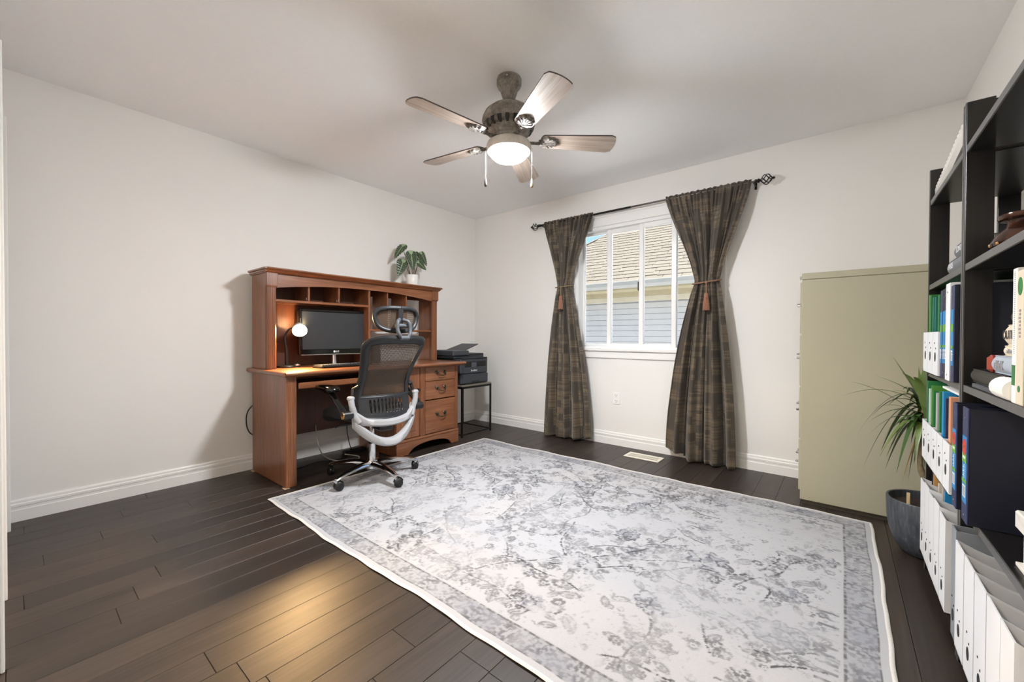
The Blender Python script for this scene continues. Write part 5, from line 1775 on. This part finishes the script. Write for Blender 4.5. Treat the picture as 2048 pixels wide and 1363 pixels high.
def binder(y0, y1, z, h, d, xf, label, group, mat='navy', cover='navy_d', big=False):
    t = thing('ring_binder', label, 'binder', (xf + d / 2, (y0 + y1) / 2, z), group)
    part(t, 'spine', MB().box(xf, xf + .004, y0, y1, z, z + h, .0015), mat)
    for ya in (y0, y1 - .003):
        part(t, 'cover', MB().box(xf + .003, xf + d, ya, ya + .003, z, z + h, .001), cover)
    part(t, 'pages', MB().box(xf + .02, xf + d - .02, y0 + .005, y1 - .005, z + .01, z + h - .02), 'white_paper')
    yc, w = (y0 + y1) / 2, (y1 - y0)
    if big is not None:
        a, b = z + h * .17, z + h * .75
        x0 = xf - .0008
        lab = part(t, 'spine_label', MB().box(x0, xf + .0005, yc - w * .40, yc + w * .40, a, b), 'label_blue', label='blue printed label')
        part(lab, 'label_band', MB().box(x0 - .0004, x0 + .0005, yc - w * .40, yc + w * .40, z + h * .52, z + h * .60), 'label_green')
        part(lab, 'label_band', MB().box(x0 - .0004, x0 + .0005, yc - w * .40, yc + w * .40, z + h * .345, z + h * .375), 'label_green')
        part(lab, 'barcode', MB().box(x0 - .0004, x0 + .0005, yc - w * .26, yc + w * .26, z + h * .22, z + h * .325), 'white')
        for q in range(6):
            part(lab, 'barcode_bar', MB().box(x0 - .0007, x0 + .0003, yc - w * .20, yc + w * .20, z + h * (.232 + q * .014), z + h * (.237 + q * .014)), 'ink')
        if big:
            part(lab, 'badge', MB().lathe([(0, 0), (w * .36, 0), (w * .36, .0008), (0, .0008)], n=20, M=Matrix.Translation((x0 - .0006, yc, z + h * .655)) @ Matrix.Rotation(R(90), 4, 'Y')), 'label_red')
            # the print is too small to read: only its strokes are set
            for q in range(3):
                part(lab, 'print_mark', MB().box(x0 - .0012, x0 - .0002, yc - w * .18 + q * w * .13, yc - w * .18 + q * w * .13 + w * .07, z + h * .64, z + h * .67), 'gold')
                part(lab, 'print_mark', MB().box(x0 - .0010, x0 - .0002, yc - w * .22 + q * w * .16, yc - w * .22 + q * w * .16 + w * .10, z + h * .555, z + h * .578), 'white')
            for q in range(7):
                part(lab, 'print_mark', MB().box(x0 - .0010, x0 - .0002, yc - w * .10, yc + w * (.02 + .10 * (q % 2)), z + h * (.385 + q * .018), z + h * (.395 + q * .018)), 'white')
    for zz in (z + .02, z + h - .03):
        part(t, 'rivet', superell(MB(), (xf - .0006, yc, zz), (.001, .003, .003), 1, 1, 8, 6), 'silver', 60)
    return t

def contents():
    S0, S1, S2, S3, S4 = [z + ST for z in SH]
    # ---------------- far bookcase, bottom row of white files
    ys = [-1.078, -1.186, -1.294, -1.402, -1.516]
    low = ['white magazine file nearest the plant pot, bottom shelf', 'white magazine file on the bottom shelf, second from the plant pot', 'white magazine file on the bottom shelf, middle of the row of five',
           'white magazine file on the bottom shelf, two from the shared uprights', 'white magazine file on the bottom shelf against the shared uprights']
    for i, y in enumerate(ys):
        holder(y - .104, y, S0, .312 + .010 * (i % 2), .345, .245, 3.768, low[i], 'white files on the bottom shelf of the far bookcase', rake=.03)
    sheet(-1.10, .012, S0 + .004, .375, .20, 3.80, 'navy_d', 'file_folder', 'dark folder sticking out of the file nearest the plant', 'folder')
    sheet(-1.135, .016, S0 + .004, .382, .19, 3.80, 'kraft', 'file_folder', 'kraft brown folder sticking out of the file nearest the plant', 'folder')
    sheet(-1.245, .02, S0 + .004, .335, .21, 3.80, 'cream', 'paper_stack', 'cream papers standing in a bottom-shelf file', 'papers')
    sheet(-1.325, .018, S0 + .004, .352, .21, 3.80, 'paper_grey', 'paper_stack', 'grey papers standing in a bottom-shelf file', 'papers')
    sheet(-1.372, .010, S0 + .004, .34, .20, 3.80, 'blue', 'file_folder', 'teal blue folder lying low in a bottom-shelf file', 'folder')
    # ---------------- far bookcase, shelf above: five files with folders
    ys = [-1.080, -1.195, -1.310, -1.425, -1.540]
    mid = ['white magazine file holding green folders, nearest the upright by the plant', 'white magazine file with a lime folder on the second shelf', 'white magazine file with grey papers on the second shelf',
           'white magazine file with a blue folder on the second shelf', 'white magazine file with an orange folder on the second shelf']
    for i, y in enumerate(ys):
        holder(y - .110, y, S1, .165, .245, .245, 3.770, mid[i], 'white files on the second shelf of the far bookcase', rake=-.0)
    fo = [(-1.120, .020, .33, 'green', 'green folder standing in a second-shelf file beside the upright'), (-1.162, .016, .30, 'mint', 'pale mint folder standing in a second-shelf file'),
          (-1.220, .016, .318, 'lime', 'lime green folder standing in a second-shelf file'), (-1.258, .014, .300, 'green', 'dark green folder behind the lime folder'),
          (-1.330, .022, .300, 'paper_grey', 'grey paper bundle standing in a second-shelf file'), (-1.390, .020, .312, 'green', 'bright green folder in the fourth second-shelf file'),
          (-1.455, .030, .318, 'blue', 'bright blue folder standing in a second-shelf file'), (-1.506, .008, .30, 'navy', 'narrow navy folder next to the blue folder'),
          (-1.575, .030, .312, 'orange', 'peach orange folder standing in a second-shelf file')]
    for y, th, h, mt, lb in fo:
        sheet(y, th, S1 + .004, h, .225, 3.780, mt, 'file_folder', lb, 'folder', 'coloured folders on the second shelf')
    solo('paper_stack', MB().box(3.80, 4.0, -1.60, -1.30, S1 + .322, S1 + .330, .001).box(3.82, 4.01, -1.56, -1.25, S1 + .330, S1 + .337, .001), 'white_paper', 'loose white papers lying across the folders on the second shelf', 'papers', (3.9, -1.45, S1 + .322))
    # ---------------- far bookcase, third shelf
    for i, (y0, y1) in enumerate(((-1.080, -1.195), (-1.198, -1.310), (-1.313, -1.420))):
        holder(y1, y0, S2, .168, .245, .245, 3.770, ['white magazine file on the third shelf beside the upright near the plant', 'white magazine file on the third shelf between two others', 'white magazine file on the third shelf next to the navy binders'][i], 'white files on the third shelf of the far bookcase')
    for y, th, h, mt, lb in ((-1.135, .020, .322, 'lime', 'lime green folder in the third-shelf file beside the upright'), (-1.165, .018, .318, 'green', 'green folder behind the lime folder on the third shelf'), (-1.225, .022, .305, 'teal', 'dark teal folder in the middle third-shelf file'),
                             (-1.272, .020, .303, 'teal', 'teal folder next to the dark teal folder'), (-1.345, .024, .305, 'green', 'green folder in the third-shelf file next to the navy binders')):
        sheet(y, th, S2 + .004, h, .225, 3.780, mt, 'file_folder', lb, 'folder', 'green folders on the third shelf')
    binder(-1.462, -1.424, S2, .318, .25, 3.775, 'navy binder with blue label next to the white files', 'binders on the third shelf', big=False)
    binder(-1.500, -1.466, S2, .320, .25, 3.776, 'slim navy binder between two other navy binders', 'binders on the third shelf', 'navy_d')
    binder(-1.538, -1.504, S2, .322, .25, 3.775, 'slim navy binder beside the thick white binder', 'binders on the third shelf', 'navy_d')
    wb_ = binder(-1.605, -1.542, S2, .330, .25, 3.772, 'thick white binder between the navy binders', 'binders on the third shelf', 'white', 'white', None)
    binder(-1.655, -1.609, S2, .318, .25, 3.775, 'navy binder against the shared uprights on the third shelf', 'binders on the third shelf', big=False)
    # ---------------- far bookcase, fourth shelf: travel books lying flat
    def flat_book(name, y0, y1, z, th, x0, x1, mat, label, word=None, tm='white', sz=.02, group=None, at=.5, marks=None):
        t = thing(name, label, 'book', ((x0 + x1) / 2, (y0 + y1) / 2, z), group)
        part(t, 'cover', MB().box(x0 + .006, x1, y0, y1, z, z + .003, .001).box(x0 + .006, x1, y0, y1, z + th - .003, z + th, .001), mat)
        sp = MB().prism([(x0 + .016, z)] + [(x0 + .010 - .22 * th * math.sin(PI * q / 10), z + th * q / 10) for q in range(11)] + [(x0 + .016, z + th)], lambda u, v, s_: (u, s_, v), (y0, y1))
        part(t, 'spine', sp, mat, 50)
        part(t, 'pages', MB().box(x0 + .012, x1 - .004, y0 + .004, y1 - .004, z + .003, z + th - .003), 'white_paper')
        if marks:
            mh, mn, ml = marks
            for q in range(mn):
                yy = y1 - .025 - ml * q / mn
                xs_ = x0 + .010 - .22 * th
                part(t, 'print_mark', MB().box(xs_ - .0008, xs_ + .002, yy - ml / mn * .55, yy, z + th / 2 - mh / 2, z + th / 2 + mh / 2 * (1 if q % 3 else .4)), 'text_grey')
        if word:
            text(t, word, sz, (x0 + .010 - .22 * th - .0006, lerp(y1, y0, at), z + th / 2), (0, -1, 0), (0, 0, 1), tm)
        return t
    flat_book('travel_book', -1.66, -1.40, S3, .052, 3.795, 4.00, 'book_grey', 'thick grey hardback lying flat under the London book', 'PARIS', sz=.030, at=.25)
    flat_book('travel_book', -1.655, -1.47, S3 + .052, .046, 3.800, 3.98, 'book_grey', 'grey hardback lettered London on top of another grey book', 'LONDON', sz=.028, at=.55)
    # ---------------- far bookcase, top: ornate white frame propped up on a white book
    flat_book('white_book', -1.66, -1.52, S4, .062, 3.83, 4.01, 'white', 'white book lying flat under the raised end of the ornate frame')
    t = thing('ornate_frame', 'white carved picture frame lying tilted on top of the far bookcase', 'picture frame', (0, 0, 0), local=True)
    L_, Wf = .56, .215
    fr = MB()
    for (a, b, c, d) in ((0, L_, 0, .05), (0, L_, Wf - .05, Wf), (0, .05, .05, Wf - .05), (L_ - .05, L_, .05, Wf - .05)):
        fr.box(c, d, -b, -a, 0, .046, .012)
    part(t, 'moulding', fr, 'white_ceramic')
    part(t, 'backing', MB().box(.045, Wf - .045, -L_ + .045, -.045, .004, .010), 'white_paper')
    ca = MB()
    for k in range(18):
        for xx in (.012, Wf - .012):
            superell(ca, (xx, -.016 - k * (L_ - .032) / 17, .046), (.010, .014, .010), .9, .9, 10, 6)
    for k in range(6):
        for yy in (-.014, -L_ + .014):
            superell(ca, (.02 + k * (Wf - .04) / 5, yy, .046), (.014, .010, .010), .9, .9, 10, 6)
    part(t, 'carving', ca, 'white_ceramic', 60)
    t.location = (3.796, -1.090, S4 + .002)
    t.rotation_euler = (R(-8.2), 0, 0)
    # ---------------- near bookcase: vase
    x, y = 3.880, -1.905
    t = thing('vase', 'dark bronze vase with a gold relief on the bookcase shelf', 'vase', (x, y, S3))
    part(t, 'body', MB().lathe([(0, 0), (.045, 0), (.058, .008), (.076, .018), (.078, .025), (.070, .042), (.055, .060), (.047, .068), (.045, .078), (.050, .086), (.048, .088), (.040, .080), (.040, .03), (0, .03)], (x, y, S3), 40), 'vase', 35)
    part(t, 'rim', MB().lathe([(.046, .082), (.062, .086), (.064, .091), (.063, .098), (.050, .099), (.046, .090)], (x, y, S3), 40), 'vase', 40)
    rl = MB()
    for k in range(10):
        th = R(150 + 9 * k)
        rl_r = .074 - .012 * (k % 3)
        superell(rl, (x + (rl_r) * math.cos(th), y + rl_r * math.sin(th), S3 + .022 + .012 * (k % 3)), (.006, .006, .006), 1, 1, 10, 6)
    part(t, 'relief', rl, 'gold', 60)
    # ---------------- near bookcase: lying books and upright books
    flat_book('portfolio', -2.085, -1.775, S2 + .014, .040, 3.792, 3.99, 'black', 'black folder lying flat at the bottom of the book pile')
    solo('notebook', MB().box(3.792, 3.98, -2.05, -1.80, S2, S2 + .013, .002), 'grey_soft', 'thin dark notebook under the black folder', 'notebook', (3.88, -1.92, S2))
    bb = flat_book('hardback_book', -2.135, -1.955, S2 + .054, .046, 3.800, 3.98, 'book_blue', 'pale blue hardback with a red end lying on the black folder', marks=(.022, 6, .075))
    part(bb, 'jacket_end', MB().box(3.795, 3.97, -1.955, -1.928, S2 + .054, S2 + .100, .008), 'red', label='dark red end of the jacket')
    flat_book('paperback_book', -2.140, -2.005, S2 + .100, .026, 3.806, 3.97, 'cream', 'thin cream paperback in the pile of lying books', marks=(.010, 9, .090))
    flat_book('hardback_book', -2.145, -2.030, S2 + .126, .052, 3.806, 3.98, 'cream', 'thick cream hardback lettered Outlive near the top of the pile', 'OUTLIVE', 'ink', .030)
    flat_book('hardback_book', -2.145, -2.050, S2 + .178, .036, 3.810, 3.98, 'black', 'black book on top of the pile of lying books')
    solo('rolled_paper', MB().lathe([(0, -.05), (.024, -.05), (.026, -.045), (.026, .045), (.024, .05), (0, .05)], n=20, M=Matrix.Translation((3.800, -2.115, S2 + .026)) @ Matrix.Rotation(R(90), 4, 'X')), 'white_paper', 'white paper roll at the end of the black folder', 'paper roll', (3.80, -2.115, S2))
    def upright_book(y0, y1, h, xf, d, mat, label, deco):
        t = thing('upright_book', label, 'book', (xf + d / 2, (y0 + y1) / 2, S2), 'upright books on the near bookcase')
        part(t, 'cover', MB().box(xf, xf + .004, y0, y1, S2, S2 + h, .0015).box(xf + .003, xf + d, y0, y0 + .0025, S2, S2 + h).box(xf + .003, xf + d, y1 - .0025, y1, S2, S2 + h), mat)
        part(t, 'pages', MB().box(xf + .006, xf + d - .004, y0 + .003, y1 - .003, S2 + .003, S2 + h - .003), 'white_paper')
        deco(t, xf, (y0 + y1) / 2, h)
        return t
    def deco1(t, xf, yc, h):
        part(t, 'spine_band', MB().box(xf - .0006, xf + .0006, yc - .011, yc + .011, S2 + .04, S2 + .085), 'green')
        for q in range(44):
            part(t, 'print_mark', MB().box(xf - .0006, xf + .0004, yc - .004, yc + .004 * ((q * 7) % 5) / 4, S2 + .11 + q * .0042, S2 + .112 + q * .0042), 'text_grey')
    def deco2(t, xf, yc, h):
        part(t, 'emblem', MB().lathe([(0, 0), (.014, 0), (.014, .001), (0, .001)], n=20, sx=1.4, M=Matrix.Translation((xf - .0008, yc, S2 + h - .035)) @ Matrix.Rotation(R(90), 4, 'Y')), 'green')
        for q in range(8):
            part(t, 'print_mark', MB().box(xf - .0008, xf + .0004, yc - .005, yc + .003 + .002 * (q % 3), S2 + h * .5 + q * .008, S2 + h * .5 + q * .008 + .005), 'text_grey')
        part(t, 'emblem', MB().lathe([(0, 0), (.007, 0), (.007, .001), (0, .001)], n=14, M=Matrix.Translation((xf - .0008, yc, S2 + .035)) @ Matrix.Rotation(R(90), 4, 'Y')), 'green')
    upright_book(-2.192, -2.166, .300, 3.790, .19, 'white_paper', 'tall white book with a dotted spine and green band standing upright', deco1)
    upright_book(-2.236, -2.195, .292, 3.790, .19, 'cream', 'tall cream book with a green emblem standing upright', deco2)
    upright_book(-2.270, -2.239, .280, 3.792, .19, 'lime', 'green book standing upright beside the cream book', lambda *a: None)
    # ---------------- near bookcase: navy binders and whitewashed box
    binder(-1.792, -1.735, S1, .318, .262, 3.764, 'navy binder with red badge beside the shared uprights', 'navy binders on the near bookcase', big=True)
    binder(-1.930, -1.868, S1, .322, .262, 3.764, 'navy binder with red badge and its wide dark cover showing', 'navy binders on the near bookcase', big=True)
    t = thing('wooden_box', 'whitewashed distressed wooden box with a round hole on the bookcase shelf', 'box', (3.9, -2.24, S1))
    part(t, 'body', MB().box(3.815, 4.01, -2.325, -2.150, S1 + .006, S1 + .085, .002), 'distressed')
    part(t, 'foot', MB().box(3.805, 4.015, -2.330, -2.144, S1, S1 + .008, .001), 'distressed')
    part(t, 'lid', MB().box(3.804, 4.018, -2.332, -2.140, S1 + .085, S1 + .125, .003), 'distressed')
    part(t, 'hole', MB().lathe([(0, 0), (.016, 0), (.016, .001), (0, .001)], n=18, M=Matrix.Translation((3.8142, -2.215, S1 + .045)) @ Matrix.Rotation(R(90), 4, 'Y')), 'ink')
    # ---------------- near bookcase: bottom files
    holder(-1.795, -1.735, S0, .34, .35, .245, 3.766, 'grey mesh magazine file at the end of the white bottom-shelf files', 'files on the bottom shelf of the near bookcase', 'mesh_grey')
    ys = [-1.803, -1.915, -2.027, -2.139, -2.246]
    lb2 = ['white magazine file next to the grey mesh file', 'white magazine file second from the grey mesh file', 'white magazine file third from the grey mesh file', 'white magazine file fourth from the grey mesh file', 'white magazine file fifth from the grey mesh file']
    for i, y in enumerate(ys):
        holder(y - (.104 if i < 4 else .088), y, S0, .318, .345, .25, 3.764, lb2[i], 'files on the bottom shelf of the near bookcase', rake=.04)
contents()
